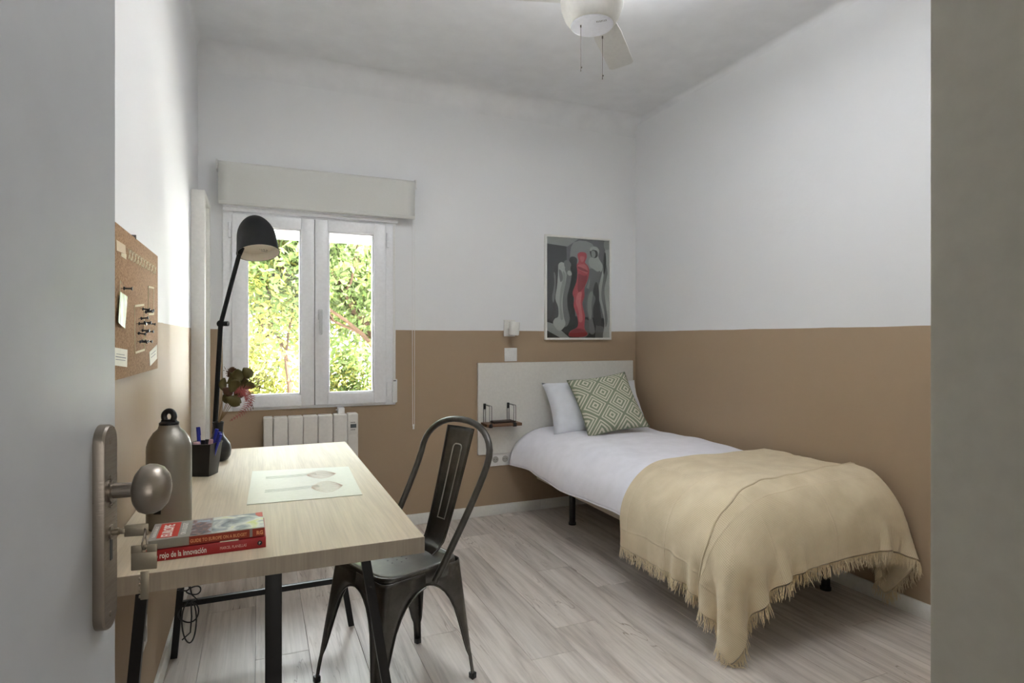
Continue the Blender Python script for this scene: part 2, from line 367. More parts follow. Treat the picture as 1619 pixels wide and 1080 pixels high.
def axis_T(o, z):
    z = Vector(z).normalized(); h = Vector((0, 0, 1)) if abs(z.z) < .95 else Vector((1, 0, 0)); x = h.cross(z).normalized(); y = z.cross(x)
    T = Matrix.Identity(4)
    for i in range(3): T[i][0] = x[i]; T[i][1] = y[i]; T[i][2] = z[i]; T[i][3] = o[i]
    return T

# ------------------------------------------------------------------ room shell
XL, XR, YB, ZC = -0.335, 2.736, 3.944, 2.965
YF = 0.30
WX0, WX1, WZ0, WZ1 = -0.203, 0.831, 0.815, 2.03
b = B(); b.box(XL - .2, WX0 + .01, YB, YB + .22, -.1, ZC + .2); b.box(WX1 - .01, XR + .2, YB, YB + .22, -.1, ZC + .2)
b.box(WX0 + .01, WX1 - .01, YB, YB + .22, -.1, WZ0 + .01); b.box(WX0 + .01, WX1 - .01, YB, YB + .22, WZ1 - .01, ZC + .2)
struct('wall_back', b, 'wall')
struct('wall_left', B().box(XL - .2, XL, -.05, YB + .22, -.1, ZC + .2), 'wall')
struct('wall_right', B().box(XR, XR + .2, -.05, YB + .22, -.1, ZC + .2), 'wall')
b = B(); b.box(.48, XR + .1, .05, YF, -.1, ZC + .1, bev=.004); struct('wall_front', b, 'jamb')
b = B(); b.box(XL - .1, .48, .05, .13, 2.12, ZC + .1); b.box(XL - .1, -.285, .05, .13, -.1, 2.12); struct('wall_front_lintel', b, 'jamb')
struct('ceiling', B().box(XL - .2, XR + .2, -.05, YB + .22, ZC, ZC + .2), 'white_paint')
# plaster coves where the back and left walls meet the ceiling
def cove(name, p0, p1, inward, r):
    b = B(); p0 = Vector(p0); p1 = Vector(p1); n = Vector(inward); rings = []
    for p in (p0, p1):
        rg = [b.bm.verts.new(p)]
        for k in range(9):
            a = pi / 2 * k / 8; rg.append(b.bm.verts.new(p + n * (r - r * sin(a)) + Vector((0, 0, -(r - r * cos(a))))))
        rings.append(rg)
    b.skin(rings); return struct(name, b, 'white_paint')
cove('trim_1', (XL, YB, ZC), (XR, YB, ZC), (0, -1, 0), .13)
cove('trim_2', (XL, .14, ZC), (XL, YB, ZC), (1, 0, 0), .03)
cove('trim_3', (XR, YF, ZC), (XR, YB, ZC), (-1, 0, 0), .035)
# hallway behind the camera
b = B(); b.box(-1.5, 1.9, -2.2, -2.0, -.1, 2.8); b.box(-1.7, -1.5, -2.2, .05, -.1, 2.8); b.box(1.9, 2.1, -2.2, .05, -.1, 2.8); b.box(-1.7, 2.1, -2.2, .05, 2.6, 2.8)
b.box(-1.5, -.335, -.05, .05, -.1, 2.8); b.box(.48, 1.9, -.05, .05, -.1, 2.8); b.box(-.335, .48, -.05, .05, 2.12, 2.8)
struct('wall_hallway', b, 'hall')
# floor with individual laminate planks
fl = struct('floor', B().box(-1.6, XR + .2, -2.2, YB + .1, -.12, -.010), 'darkgrey')
PW = .198; x = .975 - PW * 12; row = 0; seams = {}
meshes = {}
y_off = [.0, .46, .87, .22, .68, 1.02, .35, .79]
while x < XR:
    if x + PW > XL - .01:
        yo = 2.10 if abs(x - .975) < .01 else 2.10 - y_off[row % 8] - .07 * (row % 3)
        y = yo - 1.28 * 4
        while y < YB:
            a, c = max(y, -1.9), min(y + 1.28, YB)
            if c - a > .02:
                x1 = min(x + PW, XR); x0 = max(x, XL)
                key = (round(x1 - x0, 3), round(c - a, 3))
                if key not in meshes:
                    bb = B().box(0, x1 - x0 - .0011, 0, c - a - .0011, -.009, 0, bev=.0009, seg=1)
                    o = build('plank', bb, 'plank', parent=fl, local=True, sharp=20); meshes[key] = o.data
                else:
                    o = bpy.data.objects.new('plank', meshes[key]); COL.objects.link(o); o.parent = fl
                o.location = (x0, a, 0)
            y += 1.28
    x += PW; row += 1
# baseboards
BH = .072
struct('baseboard_back', B().box(XL, 1.9, YB - .012, YB, 0, BH, bev=.002).box(1.9, XR, YB - .012, YB, 0, BH, bev=.002), 'trim')
struct('baseboard_left', B().box(XL, XL + .012, .3, 3.56, 0, BH, bev=.002), 'trim')
struct('baseboard_right', B().box(XR - .012, XR, YF, YB - .012, 0, BH, bev=.002), 'trim')
# narrow white casing beside the window on the left wall
cas = struct('door_2', B().box(XL, XL + .018, 3.62, 3.88, 0, 2.01), 'trim', label='plain white door panel set back inside the narrow casing at the end of the left wall')
build('door_casing', B().box(XL, XL + .066, 3.56, 3.62, 0, 2.045, bev=.003), 'trim', parent=cas)
build('door_casing', B().box(XL, XL + .066, 3.88, YB, 0, 2.045, bev=.003), 'trim', parent=cas)
build('door_header', B().box(XL, XL + .066, 3.62, 3.88, 2.012, 2.045, bev=.002), 'trim', parent=cas)

# ------------------------------------------------------------------ window
wy0, wy1 = YB - .012, YB + .055
win = tag(bpy.data.objects.new('window_1', None), 'white PVC double casement window looking onto sunlit trees', kind='structure'); COL.objects.link(win); XF[win.name] = Matrix.Identity(4)
def rect_frame(x0, x1, z0, z1, y0, y1, t, bev=.004):
    if not isinstance(t, tuple): t = (t, t, t, t)     # left right bottom top
    b = B(); b.box(x0, x0 + t[0], y0, y1, z0, z1, bev); b.box(x1 - t[1], x1, y0, y1, z0, z1, bev)
    b.box(x0 + t[0] - .001, x1 - t[1] + .001, y0, y1, z0, z0 + t[2], bev); b.box(x0 + t[0] - .001, x1 - t[1] + .001, y0, y1, z1 - t[3], z1, bev); return b
b = rect_frame(WX0, WX1, WZ0, WZ1, wy0, wy1, (.055, .068, .022, .03)); build('window_frame', b, 'pvc', parent=win)
SX = [(-.152, .3165), (.3195, .764)]
for i, (a, c) in enumerate(SX):
    b = rect_frame(a, c, .834, 2.0, wy0 - .022, wy1 - .02, (.078, .078, .07, .07), .006)
    b2 = b; t = .078
    b.box(a + t - .002, a + t + .012, wy0 - .010, wy0 + .02, .90, 1.934, .003); b.box(c - t - .012, c - t + .002, wy0 - .010, wy0 + .02, .90, 1.934, .003)
    b.box(a + t, c - t, wy0 - .010, wy0 + .02, .90, .914, .003); b.box(a + t, c - t, wy0 - .010, wy0 + .02, 1.92, 1.934, .003)
    s = build('sash', b, 'pvc', parent=win)
    build('pane', B().box(a + .07, c - .07, wy0 + .012, wy0 + .018, .895, 1.94), 'glass', parent=s)
    xh = a - .012 if i == 0 else c + .012
    for z in (.92, 1.90):
        b = B(); b.cyl((xh, wy0 - .014, z - .045), (xh, wy0 - .014, z - .002), .009, seg=10); b.cyl((xh, wy0 - .014, z + .002), (xh, wy0 - .014, z + .045), .009, seg=10); build('hinge', b, 'pvc', parent=s)
    if i == 1:
        hx = a + .030; hz = 1.40
        b = B(); b.box(hx - .014, hx + .014, wy0 - .032, wy0 - .022, hz - .03, hz + .035, .005)
        b.cyl((hx, wy0 - .03, hz + .01), (hx, wy0 - .055, hz + .01), .010); b.box(hx - .010, hx + .010, wy0 - .066, wy0 - .050, hz - .125, hz + .022, .006); build('handle', b, 'handle', parent=s)
build('dark_gap_strip', B().box(.3163, .3197, wy0 - .012, wy0 + .02, .836, 1.998), 'darkgrey', parent=win)  # dark colour stands in for the shaded gap between the sashes
# outside sill and shutter slats above
b = B(); b.box(WX0, WX1, YB + .06, YB + .26, WZ0 - .03, WZ0 + .012); struct('trim_4', b, 'trim')
sh = tag(bpy.data.objects.new('roller_shutter', None), 'raised white outer roller shutter showing along the top of the window panes', 'shutter'); COL.objects.link(sh); XF[sh.name] = Matrix.Identity(4)
for k in range(3): build('slat', B().box(WX0 + .012, WX1 - .012, YB + .11, YB + .125, 1.885 + k * .05, 1.885 + k * .05 + .047, .005), 'pvc', parent=sh)
# shutter strap and winder on the right jamb
st = thing('shutter_strap', 'narrow grey shutter strap running down the right edge of the window into a white winder', 'strap', (.825, YB - .02, .83))
build('strap', B().box(.812, .826, YB - .018, YB - .0155, .98, 2.0), 'cap', parent=st)
b = B().box(.806, .838, YB - .034, YB - .012, .83, .985, .006); w_ = build('winder', b, 'cap', parent=st)
build('slot', B().box(.811, .829, YB - .0355, YB - .033, .972, .978), 'black', parent=w_)
# ------------------------------------------------------------------ roller blind
p0 = at_Y(345, 249, YB - .07); p1 = at_Y(656, 286, YB - .07); zt = (p0.z + p1.z) / 2
bz = (at_Y(348, 320, YB - .07).z + at_Y(655, 347, YB - .07).z) / 2
bx0, bx1 = p0.x, p1.x
bl = thing('roller_blind', 'white fabric roller blind rolled up above the window with a hanging bead chain', 'blind', ((bx0 + bx1) / 2, YB - .04, bz))
build('roller', B().cyl((bx0, YB - .045, zt - .03), (bx1, YB - .045, zt - .03), .024, seg=24), 'blind', parent=bl)
def blf(u, v):
    x = bx0 + (bx1 - bx0) * v
    if u < .3: a = pi * .9 * (1 - u / .3); return Vector((x, YB - .045 - .026 * cos(a * .5) , zt - .03 + .026 * sin(a * .5)))
    return Vector((x, YB - .071 + .0012 * sin(v * 31) * (u - .3), zt - .03 - (zt - .03 - bz) * (u - .3) / .7))
b = B(); b.grid(blf, 20, 24); build('fabric', b, 'blind', parent=bl, solid=.0012)
build('hem_bar', B().box(bx0 + .001, bx1 - .001, YB - .075, YB - .066, bz - .004, bz + .018, .003), 'blind', parent=bl)
for x, dx in ((bx0 - .012, 0), (bx1 + .002, 0)):
    b = B().box(x, x + .010, YB - .075, YB, zt - .06, zt + .0, .003); b.cyl((x, YB - .045, zt - .03), (x + .01, YB - .045, zt - .03), .02); build('bracket', b, 'cap', parent=bl)
cx_ = bx1 - .004; zb_ = at_Y(655, 676, YB - .05).z
b = B().tube([(cx_ - .008, YB - .05, bz - .0), (cx_ - .009, YB - .05, 1.4), (cx_ - .006, YB - .05, zb_ + .01), (cx_, YB - .05, zb_), (cx_ + .006, YB - .05, zb_ + .01), (cx_ + .007, YB - .05, 1.4), (cx_ + .007, YB - .05, bz)], .0016, 6); ch = build('bead_chain', b, 'cap', parent=bl)
build('chain_weight', B().cyl((cx_, YB - .05, zb_ - .01), (cx_, YB - .05, zb_ + .022), .006, .004, 10), 'cap', parent=ch)
# white ledge under the blind over the frame
struct('trim_5', B().box(WX0 + .002, WX1 + .01, YB - .05, YB, 2.035, 2.07, .004).box(WX0 + .002, WX1 + .01, YB - .035, YB, 2.015, 2.036, .003), 'pvc')

# ------------------------------------------------------------------ outside: paving, walls, fence, trees
struct('ground_outside', B().box(-30, 40, YB + .25, 60, -.8, -.5), 'ground')
b = B(); gw = thing('garden_wall', 'low white garden wall behind the railings outside the window', 'wall', (3, 17, -.5)); 
build('wall_base', B().box(-14, 20, 17, 17.25, -.5, .55), 'garden', parent=gw); build('coping', B().box(-14, 20, 16.95, 17.3, .55, .62), 'garden', parent=gw)
bw = thing('brick_pier', 'low red brick pier seen through the left pane outside', 'pier', (.75, 9.5, -.5))
for r_ in range(12):
    for c_ in range(4):
        o = build('brick', B().box(.38 + c_ * .255 + (r_ % 2) * .04, .38 + c_ * .255 + .245 + (r_ % 2) * .04, 9.4, 9.62, -.5 + r_ * .075, -.5 + r_ * .075 + .066), 'brick', parent=bw)
fe = thing('iron_railing', 'thin iron railing outside, low in the right pane', 'railing', (2.5, 11, -.5))
build('rail', B().box(1.3, 5.5, 10.99, 11.02, .02, .05).box(1.3, 5.5, 10.99, 11.02, .60, .63), 'iron', parent=fe)
for k in range(30): build('bar', B().box(1.35 + k * .14, 1.365 + k * .14, 10.998, 11.013, -.5, .72), 'iron', parent=fe)
nrnd = np.random.RandomState(3)
def tree(name, label, x, y, h, crown_c, crown_r, nleaf, mats, trunk_r=.09, lean=.3, size=.06, path=None):
    t = thing(name, label, 'tree', (x, y, -.5), group='trees outside the window')
    b = B(); tips = []
    def branch(p, d, L, r, lvl):
        pts = [p]; rs = [r]; q = p.copy(); dd = d.copy()
        for k in range(4):
            dd = (dd + Vector((rnd.uniform(-.22, .22), rnd.uniform(-.22, .22), rnd.uniform(-.02, .16)))).normalized(); q = q + dd * L / 4; pts.append(q.copy()); rs.append(r * (1 - .14 * (k + 1)))
        b.tube(pts, rs, 6); tips.extend(pts[2:])
        if lvl < 3:
            for k in range(3 if lvl else 4):
                nd = (dd + Vector((rnd.uniform(-.9, .9), rnd.uniform(-.9, .9), rnd.uniform(-.1, .6)))).normalized(); branch(pts[rnd.choice([2, 3, 4])], nd, L * .62, r * .5, lvl + 1)
    if path:
        for pts, r0 in path:
            Q = [at_Y(px, py, y) + Vector((0, .1 * k, 0)) for k, (px, py) in enumerate(pts)]; b.tube(Q, [r0 * (1 - .1 * k) for k in range(len(Q))], 7); tips.extend(Q[-3:])
        tips.extend([at_Y(px, py, y) for px, py in ((405, 440), (465, 430), (410, 520), (470, 500), (400, 560), (445, 390))])
    else: branch(Vector((x, y, -.5)), Vector((lean, 0, 1)).normalized(), h * .5, trunk_r, 0)
    build('trunk', b, 'bark', parent=t)
    tp = np.array([tuple(p) for p in tips]); cc = np.array(crown_c); cr = np.array(crown_r)
    n1 = nleaf // 2
    base = np.concatenate([tp[nrnd.randint(0, len(tp), n1)] + nrnd.normal(0, .28, (n1, 3)),
                           cc + (lambda v: v / np.linalg.norm(v, axis=1)[:, None] * nrnd.rand(nleaf - n1, 1) ** .45)(nrnd.normal(size=(nleaf - n1, 3))) * cr])
    n3 = np.sin(base * 2.3 + 1.7); keep = (n3[:, 0] * n3[:, 1] + n3[:, 2] * .6) > -.62; base = base[keep]; n = len(base)
    d1 = nrnd.normal(size=(n, 3)); d1 /= np.linalg.norm(d1, axis=1)[:, None]; d2 = np.cross(d1, nrnd.normal(size=(n, 3))); d2 /= np.linalg.norm(d2, axis=1)[:, None]
    s_ = size * nrnd.uniform(.6, 1.25, (n, 1)); V = np.stack([base - d1 * s_, base + d2 * s_ * .42, base + d1 * s_, base - d2 * s_ * .42 + np.cross(d1, d2) * s_ * .12], 1).reshape(-1, 3)
    V -= np.array([x, y, -.5]); me = bpy.data.meshes.new('foliage'); me.from_pydata(V.tolist(), [], np.arange(n * 4).reshape(n, 4).tolist())
    for m in mats: me.materials.append(M[m])
    mi = nrnd.choice(len(mats), n, p=([.6, .4] if len(mats) == 2 else [1])).astype(np.int32); me.polygons.foreach_set('material_index', mi)
    o = bpy.data.objects.new('foliage', me); COL.objects.link(o); o.parent = t; o['kind'] = 'stuff'
    return t
tree('young_tree', 'slim young tree with a bare forked trunk behind the left window pane', .62, 8.2, 5.2, (.35, 8.9, 2.3), (1.5, .7, 2.2), 5500, ['leafA', 'leafB'], .07, .02, .05, path=[([(462, 690), (458, 610), (452, 560), (441, 533), (430, 510), (427, 470), (428, 430), (420, 400), (412, 372)], .034), ([(452, 560), (456, 530), (462, 500), (468, 470), (480, 430)], .017), ([(427, 470), (420, 450), (410, 430), (398, 410)], .012), ([(428, 445), (440, 420), (452, 395), (462, 370)], .012)])
tree('leafy_tree', 'dense green leafy tree filling the right window pane', 2.3, 9.6, 5.6, (1.9, 9.6, 2.7), (1.9, 1.3, 2.1), 26000, ['leafB', 'leafC'], .09, -.15, .06)
tree('yellow_tree', 'yellow-green tree low behind the slim young tree', -.6, 13, 5, (.2, 13, 1.9), (3.2, 1.6, 2.0), 18000, ['leafA', 'leafB'], .1, .1, .085)
tree('pale_tree', 'pale tall tree in the background behind both panes', 2.6, 15, 7, (2.2, 15, 3.6), (4.0, 1.8, 2.6), 20000, ['leafA', 'leafC'], .12, 0, .10)
tree('side_tree', 'bushy tree outside beyond the left end of the window', -2.0, 9.6, 5, (-1.9, 9.9, 2.0), (1.6, 1.1, 2.1), 10000, ['leafB', 'leafA'], .1, 0, .08)
tree('far_side_tree', 'bushy tree outside beyond the right end of the window', 5.4, 10, 5, (5.4, 10, 2.3), (1.9, 1.5, 2.1), 6000, ['leafC', 'leafA'], .1, 0, .08)

def shrub(label, c, rr, n, mats):
    t = thing('shrub', label, 'shrub', (c[0], c[1], -.5)); b = B()
    for k in range(7): b.tube([Vector((c[0], c[1], -.5)), Vector((c[0] + (k - 3) * rr[0] * .12, c[1], -.1)), Vector((c[0] + (k - 3) * rr[0] * .25, c[1] + .1, c[2] + rr[2] * .5))], .012, 5)
    build('stems', b, 'bark', parent=t)
    v = nrnd.normal(size=(n, 3)); v /= np.linalg.norm(v, axis=1)[:, None]; base = np.array(c) + v * nrnd.rand(n, 1) ** .4 * np.array(rr) - np.array([c[0], c[1], -.5])
    d1 = nrnd.normal(size=(n, 3)); d1 /= np.linalg.norm(d1, axis=1)[:, None]; d2 = np.cross(d1, nrnd.normal(size=(n, 3))); d2 /= np.linalg.norm(d2, axis=1)[:, None]
    V = np.stack([base - d1 * .05, base + d2 * .022, base + d1 * .05, base - d2 * .022], 1).reshape(-1, 3); me = bpy.data.meshes.new('foliage'); me.from_pydata(V.tolist(), [], np.arange(n * 4).reshape(n, 4).tolist())
    for m in mats: me.materials.append(M[m])
    me.polygons.foreach_set('material_index', nrnd.choice(len(mats), n).astype(np.int32)); o = bpy.data.objects.new('foliage', me); COL.objects.link(o); o.parent = t; o['kind'] = 'stuff'
shrub('yellow-green shrub low in the left window pane outside', (-.35, 11.0, .45), (.95, .5, .95), 5000, ['leafA'])
shrub('yellow shrub beside the iron railing low in the right window pane', (1.35, 10.4, .35), (.55, .35, .8), 3000, ['leafA', 'leafB'])

# ------------------------------------------------------------------ open entrance door with knob plate
E = Vector((-.163, .862, 0)); DV = Vector((-.139, -.990, 0)).normalized(); DN = Vector((.990, -.139, 0)).normalized()
TD = frame_T(E, DV, (0, 0, 1))                    # x along door to hinge, y up, z = x cross y
if TD.to_3x3() @ Vector((0, 0, 1)) @ DN < 0: SGN = -1
else: SGN = 1
def DP(a, z, n): return E + DV * a + DN * n + Vector((0, 0, z))
def dbox(a0, a1, z0, z1, n0, n1, bev=0, b=None):
    b = b or B(); T = Matrix.Identity(4)
    for i in range(3): T[i][0] = DV[i]; T[i][1] = DN[i]; T[i][2] = (0, 0, 1)[i]; T[i][3] = E[i]
    return b.box(a0, a1, n0, n1, z0, z1, bev, T=T)
door = struct('door_1', dbox(0, .72, .008, 2.06, -.04, 0, .0015), 'door', label='pale grey door standing open at the left edge, with a long nickel knob plate')
# plate: stadium outline extruded
pc, pz0, pz1, pw = .047, None, None, .020
zc_ = EYE - .688 * (832 - HY) / F; ph = .118
def stadium(w, h, n=10):
    pts = []
    for k in range(n + 1): a = pi * k / n; pts.append((w * cos(a), h - w + w * sin(a)))
    for k in range(n + 1): a = pi + pi * k / n; pts.append((w * cos(a), -(h - w) + w * sin(a)))
    return pts
TP = Matrix.Identity(4)
for i in range(3): TP[i][0] = -DV[i]; TP[i][1] = (0, 0, 1)[i]; TP[i][2] = DN[i]; TP[i][3] = DP(pc, zc_, 0)[i]
b = B(); rings = []
for s_, hgt in ((1, 0), (1, .009), (.93, .0115)):
    rings.append([b.bm.verts.new(TP @ Vector((x * s_, y * (1 - (1 - s_) * .17), hgt))) for x, y in stadium(pw, ph)])
b.skin(rings); pl = build('knob_plate', b, 'nickel', parent=door, sharp=30)
zk = EYE - .70 * (772 - HY) / F
b = B(); b.lathe([(.0, .011), (.0125, .011), (.0125, .014), (.0088, .0145), (.0085, .034), (.012, .036), (.020, .038), (.0265, .043), (.029, .050), (.0285, .057), (.0255, .064), (.019, .0695), (.010, .0725), (0, .0735)], 40, T=axis_T(DP(pc, zk, 0), DN)); build('knob', b, 'nickel', parent=pl, sharp=50)
zq = EYE - .69 * (840 - HY) / F
b = B(); b.cyl(DP(pc, zq, .010), DP(pc, zq, .0135), .0085, seg=20); b.mi = 1; dbox(pc - .003, pc + .003, zq - .032, zq - .004, .0105, .0122, b=b); build('keyhole', b, ['nickel', 'darkgrey'], parent=pl)
for z in (zc_ + .098, zc_ - .100, zk + .016, zk - .016): build('screw', B().cyl(DP(pc + .002, z, .011), DP(pc + .002, z, .0128), .0032, seg=10), 'nickel', parent=pl)
# key in the lock, ring and hanging key
k1 = thing('key', 'flat metal key pushed into the door lock', 'key', DP(pc, zq, .013), group=None)
b = B().cyl(DP(pc, zq, .013), DP(pc, zq, .020), .0042, seg=12); dbox(pc - .0018, pc + .0018, zq - .003, zq + .003, .019, .026, .0005, b=b); build('shank', b, 'brass', parent=k1)
b = B(); dbox(pc - .0012, pc + .0012, zq - .007, zq + .007, .025, .050, .001, b=b); dbox(pc - .0016, pc + .0016, zq - .0055, zq + .0045, .028, .046, .001, b=b); build('bow', b, 'brass', parent=k1)
rc = DP(pc, zq - .011, .046)
b = B(); b.tube([rc + DV * (.010 * cos(a)) * .5 + DN * (.004 * sin(a * 2)) * .4 + Vector((0, 0, .012 * sin(a))) + DV * 0 for a in [2 * pi * k / 24 for k in range(24)]], .0011, 6, closed=True)
kr = build('key_ring', b, 'nickel'); tag(kr, 'small steel ring joining the two keys at the door lock', 'key ring')
k2 = thing('key', 'square-headed key dangling from the ring below the lock', 'key', rc - Vector((0, 0, .07)))
kt = rc.z - .009
def nplate(n0, n1, z0, z1, a=pc, th=.0022, bev=.0008, b=None): return dbox(a - th / 2, a + th / 2, z0, z1, n0, n1, bev, b=b)
b = nplate(.032, .059, kt - .027, kt - .0065, bev=.0008); nplate(.032, .0435, kt - .0068, kt + .002, b=b, bev=.0003); nplate(.0485, .059, kt - .0068, kt + .002, b=b, bev=.0003); nplate(.043, .049, kt - .0015, kt + .002, b=b, bev=.0003); build('bow', b, 'brass', parent=k2)
b = nplate(.0415, .0505, kt - .062, kt - .029); [nplate(.0398, .043, kt - .060 + k * .007, kt - .0565 + k * .007, b=b) for k in range(4)]; build('blade', b, 'brass', parent=k2)

# ------------------------------------------------------------------ desk
DX0, DX1, DY0, DY1, DZ = -.332, .384, 1.470, 2.985, .75
desk = thing('desk', 'long pale wood desk on black metal trestles along the left wall', 'desk', (.03, 2.2, 0))
b = B(); b.box(DX0, DX1, DY0, DY1, DZ - .041, DZ, .0008, 1)
for f in b.bm.faces: f.material_index = 0 if abs(f.normal.z) > .8 else 1
build('tabletop', b, ['desktop', 'deskedge'], parent=desk)
def trestle(y, sgn):
    lt = -.262; r_ = B(); zt_ = DZ - .041
    r_.box(DX0 + .03, DX1 - .06, y - .0125, y + .0125, zt_ - .025, zt_, .001); tr = build('trestle', r_, 'black', parent=desk)
    for x0, x1 in ((-.250, -.309), (.256, .368)):
        build('leg', B().bar((x0, y, zt_ - .02), (x1, y, .0), .024, .024, (0, 1, 0)), 'black', parent=tr)
    build('crossbar', B().box(-.29, .335, y - .010, y + .010, .195, .217, .001), 'black', parent=tr)
    if sgn < 0: return
    b = B().box(.012, .05, y - .055 * sgn - .019, y - .055 * sgn + .019, .0, zt_, .002); build('leg', b, 'black', parent=tr)
trestle(1.62, 1); trestle(2.665, -1)
# desk mat
mc = [at_z(390, 799, DZ), at_z(573, 783, DZ), at_z(551, 738.5, DZ), at_z(399, 746, DZ)]
b = B(); b.skin([[b.bm.verts.new(p + Vector((0, 0, .0003))) for p in mc], [b.bm.verts.new(p + Vector((0, 0, .0022))) for p in mc]])
mt = build('desk_mat', b, 'mat', org=mc[0]); tag(mt, 'translucent white desk mat with faint leaf print lying on the desk', 'desk mat')
def matp(u, v): return (mc[0].lerp(mc[1], u)).lerp(mc[3].lerp(mc[2], u), v) + Vector((0, 0, .0024))
for (u0, v0, L_, wd_, mt_) in ((.62, .32, .30, .17, 'matline'), (.60, .74, .30, .14, 'matline')):
    b = B()
    for k in range(9):
        a = (k - 4) / 4.0
        b.tube([matp(u0 - .06 + L_ * t, v0 + wd_ * a * sin(pi * min(1, t * 1.02)) ** .8) for t in [j / 12 for j in range(13)]], .0006, 4)
    build('leaf_print', b, mt_, parent=mt)
    b = B()
    for k in range(3): b.tube([matp(.14 + .5 * t, v0 - .04 + .03 * k + .05 * t * t) for t in [j / 8 for j in range(9)]], .0006, 4)
    build('stem_print', b, 'matline2', parent=mt)
# books: lower red hardback, upper travel guide
fl0 = at_z(235, 889.5, DZ); fr0 = at_z(420.5, 865, DZ)
ux = (fr0 - fl0).normalized(); uy = Vector((-ux.y, ux.x, 0)); Lb = (fr0 - fl0).length
def book(name, label, o, L_, D_, th, cover, ang=0):
    x = Matrix.Rotation(ang, 3, 'Z') @ ux; y = Vector((-x.y, x.x, 0)); T = frame_T(o, x, y)
    t = thing(name, label, 'book', o + x * L_ / 2 + y * D_ / 2)
    c = .0018
    build('pages', B().box(.003, L_ - .003, .002, D_ - .003, c, th - c, T=T), 'paper', parent=t)
    cv = B(); cv.box(0, L_, 0, D_, 0, c, .0004, 1, T=T); cv.box(0, L_, 0, D_, th - c, th, .0004, 1, T=T); cv.box(0, L_, -.0012, .0025, 0, th, .001, 2, T=T); cvo = build('cover', cv, cover, parent=t)
    return t, T, cvo
Db = .165; TH1, TH2 = .0250, .0205
fl0 = fl0 - ux * .006; Lb += .006
bk1, T1, cv1 = book('book', 'thick red hardback lying at the bottom of the pair on the desk corner', fl0, Lb, Db, TH1, 'red')
def onspine(T, x, z, pro=.0022): return T @ Matrix.Translation((x, -pro, z)) @ Matrix.Rotation(R(90), 4, 'X')
def ontop(T, x, y, th): return T @ Matrix.Translation((x, y, th + .0003))
text('title_lettering', 'libro rojo de la innovación', .0185, 'whiteprint', cv1, onspine(T1, .003, .0065), sx=.60, bold=.0003)
text('author_lettering', 'MARCEL PLANELLAS', .0095, 'pinklett', cv1, onspine(T1, Lb * .60, .0085), sx=.66)
b = B(); b.lathe([(0, 0), (.0055, 0), (.0055, .0004), (0, .0004)], 16, T=onspine(T1, Lb * .945, .0125)); cr = build('publisher_emblem', b, 'black', parent=cv1)
text('emblem_mark', 'P', .008, 'whiteprint', cv1, onspine(T1, Lb * .945 - .0022, .0098, .0028))
b = B(); b.box(Lb * .60, Lb * .76, -.0016, .004, TH1 + .0002, TH1 + .0012, T=T1); pb = build('bookmark', b, 'paper'); tag(pb, 'thin white paper slip sticking out between the two books', 'bookmark')
o2 = fl0 + ux * .003 + uy * .004 + Vector((0, 0, TH1 + .0014)); L2 = Lb - .006
o2.z = DZ + TH1 + .0014
bk2, T2, cv2 = book('book', 'travel guide paperback with a silver and red cover on top of the red book', o2, L2, .135, TH2, 'silver', R(.6))
b = B(); x0 = L2 * .34
b.box(x0, L2, -.0019, -.0010, .0005, TH2 - .001, T=T2); build('spine_band', b, 'orangeprint', parent=cv2)
text('spine_lettering', 'GUIDE TO EUROPE ON A BUDGET', .0108, 'oran', cv2, onspine(T2, x0 + .002, .0055, .0024), sx=.71, bold=.0002)
text('spine_mark', 'RG', .0125, 'oran', cv2, onspine(T2, L2 * .925, .005, .0024), sx=.9, bold=.0005)
build('spine_block', B().box(L2 * .865, L2 * .89, -.0025, -.0018, .001, TH2 - .001, T=T2), 'silver', parent=cv2)
build('title_panel', B().box(L2 * .065, L2 * .24, .012, .126, TH2, TH2 + .0003, T=T2), 'redprint', parent=cv2)
text('title_lettering', 'EUROPE', .030, 'whiteprint', cv2, T2 @ Matrix.Translation((L2 * .185, .016, TH2 + .0006)) @ Matrix.Rotation(R(90), 4, 'Z'), sx=.88, bold=.0006)
text('subtitle_lettering', 'ON A BUDGET', .016, 'whiteprint', cv2, T2 @ Matrix.Translation((L2 * .305, .018, TH2 + .0006)) @ Matrix.Rotation(R(90), 4, 'Z'), sx=.9)
text('series_lettering', 'THE ROUGH GUIDE TO', .009, 'whiteprint', cv2, T2 @ Matrix.Translation((L2 * .05, .02, TH2 + .0006)) @ Matrix.Rotation(R(90), 4, 'Z'), sx=.9)
build('crowd_photo_print', B().box(L2 * .345, L2 * .52, .002, .128, TH2, TH2 + .0003, T=T2), 'coverpeople', parent=cv2)
build('street_photo_print', B().box(L2 * .53, L2 * .997, .002, .133, TH2, TH2 + .0003, T=T2), 'coverphoto', parent=cv2)
build('corner_print', B().prism([(L2 * .93, .134), (L2 * .93, .115), (L2 * .955, .098), (L2 * .997, .092), (L2 * .997, .134)], .0006, T2 @ Matrix.Translation((0, 0, TH2))), 'redprint', parent=cv2)

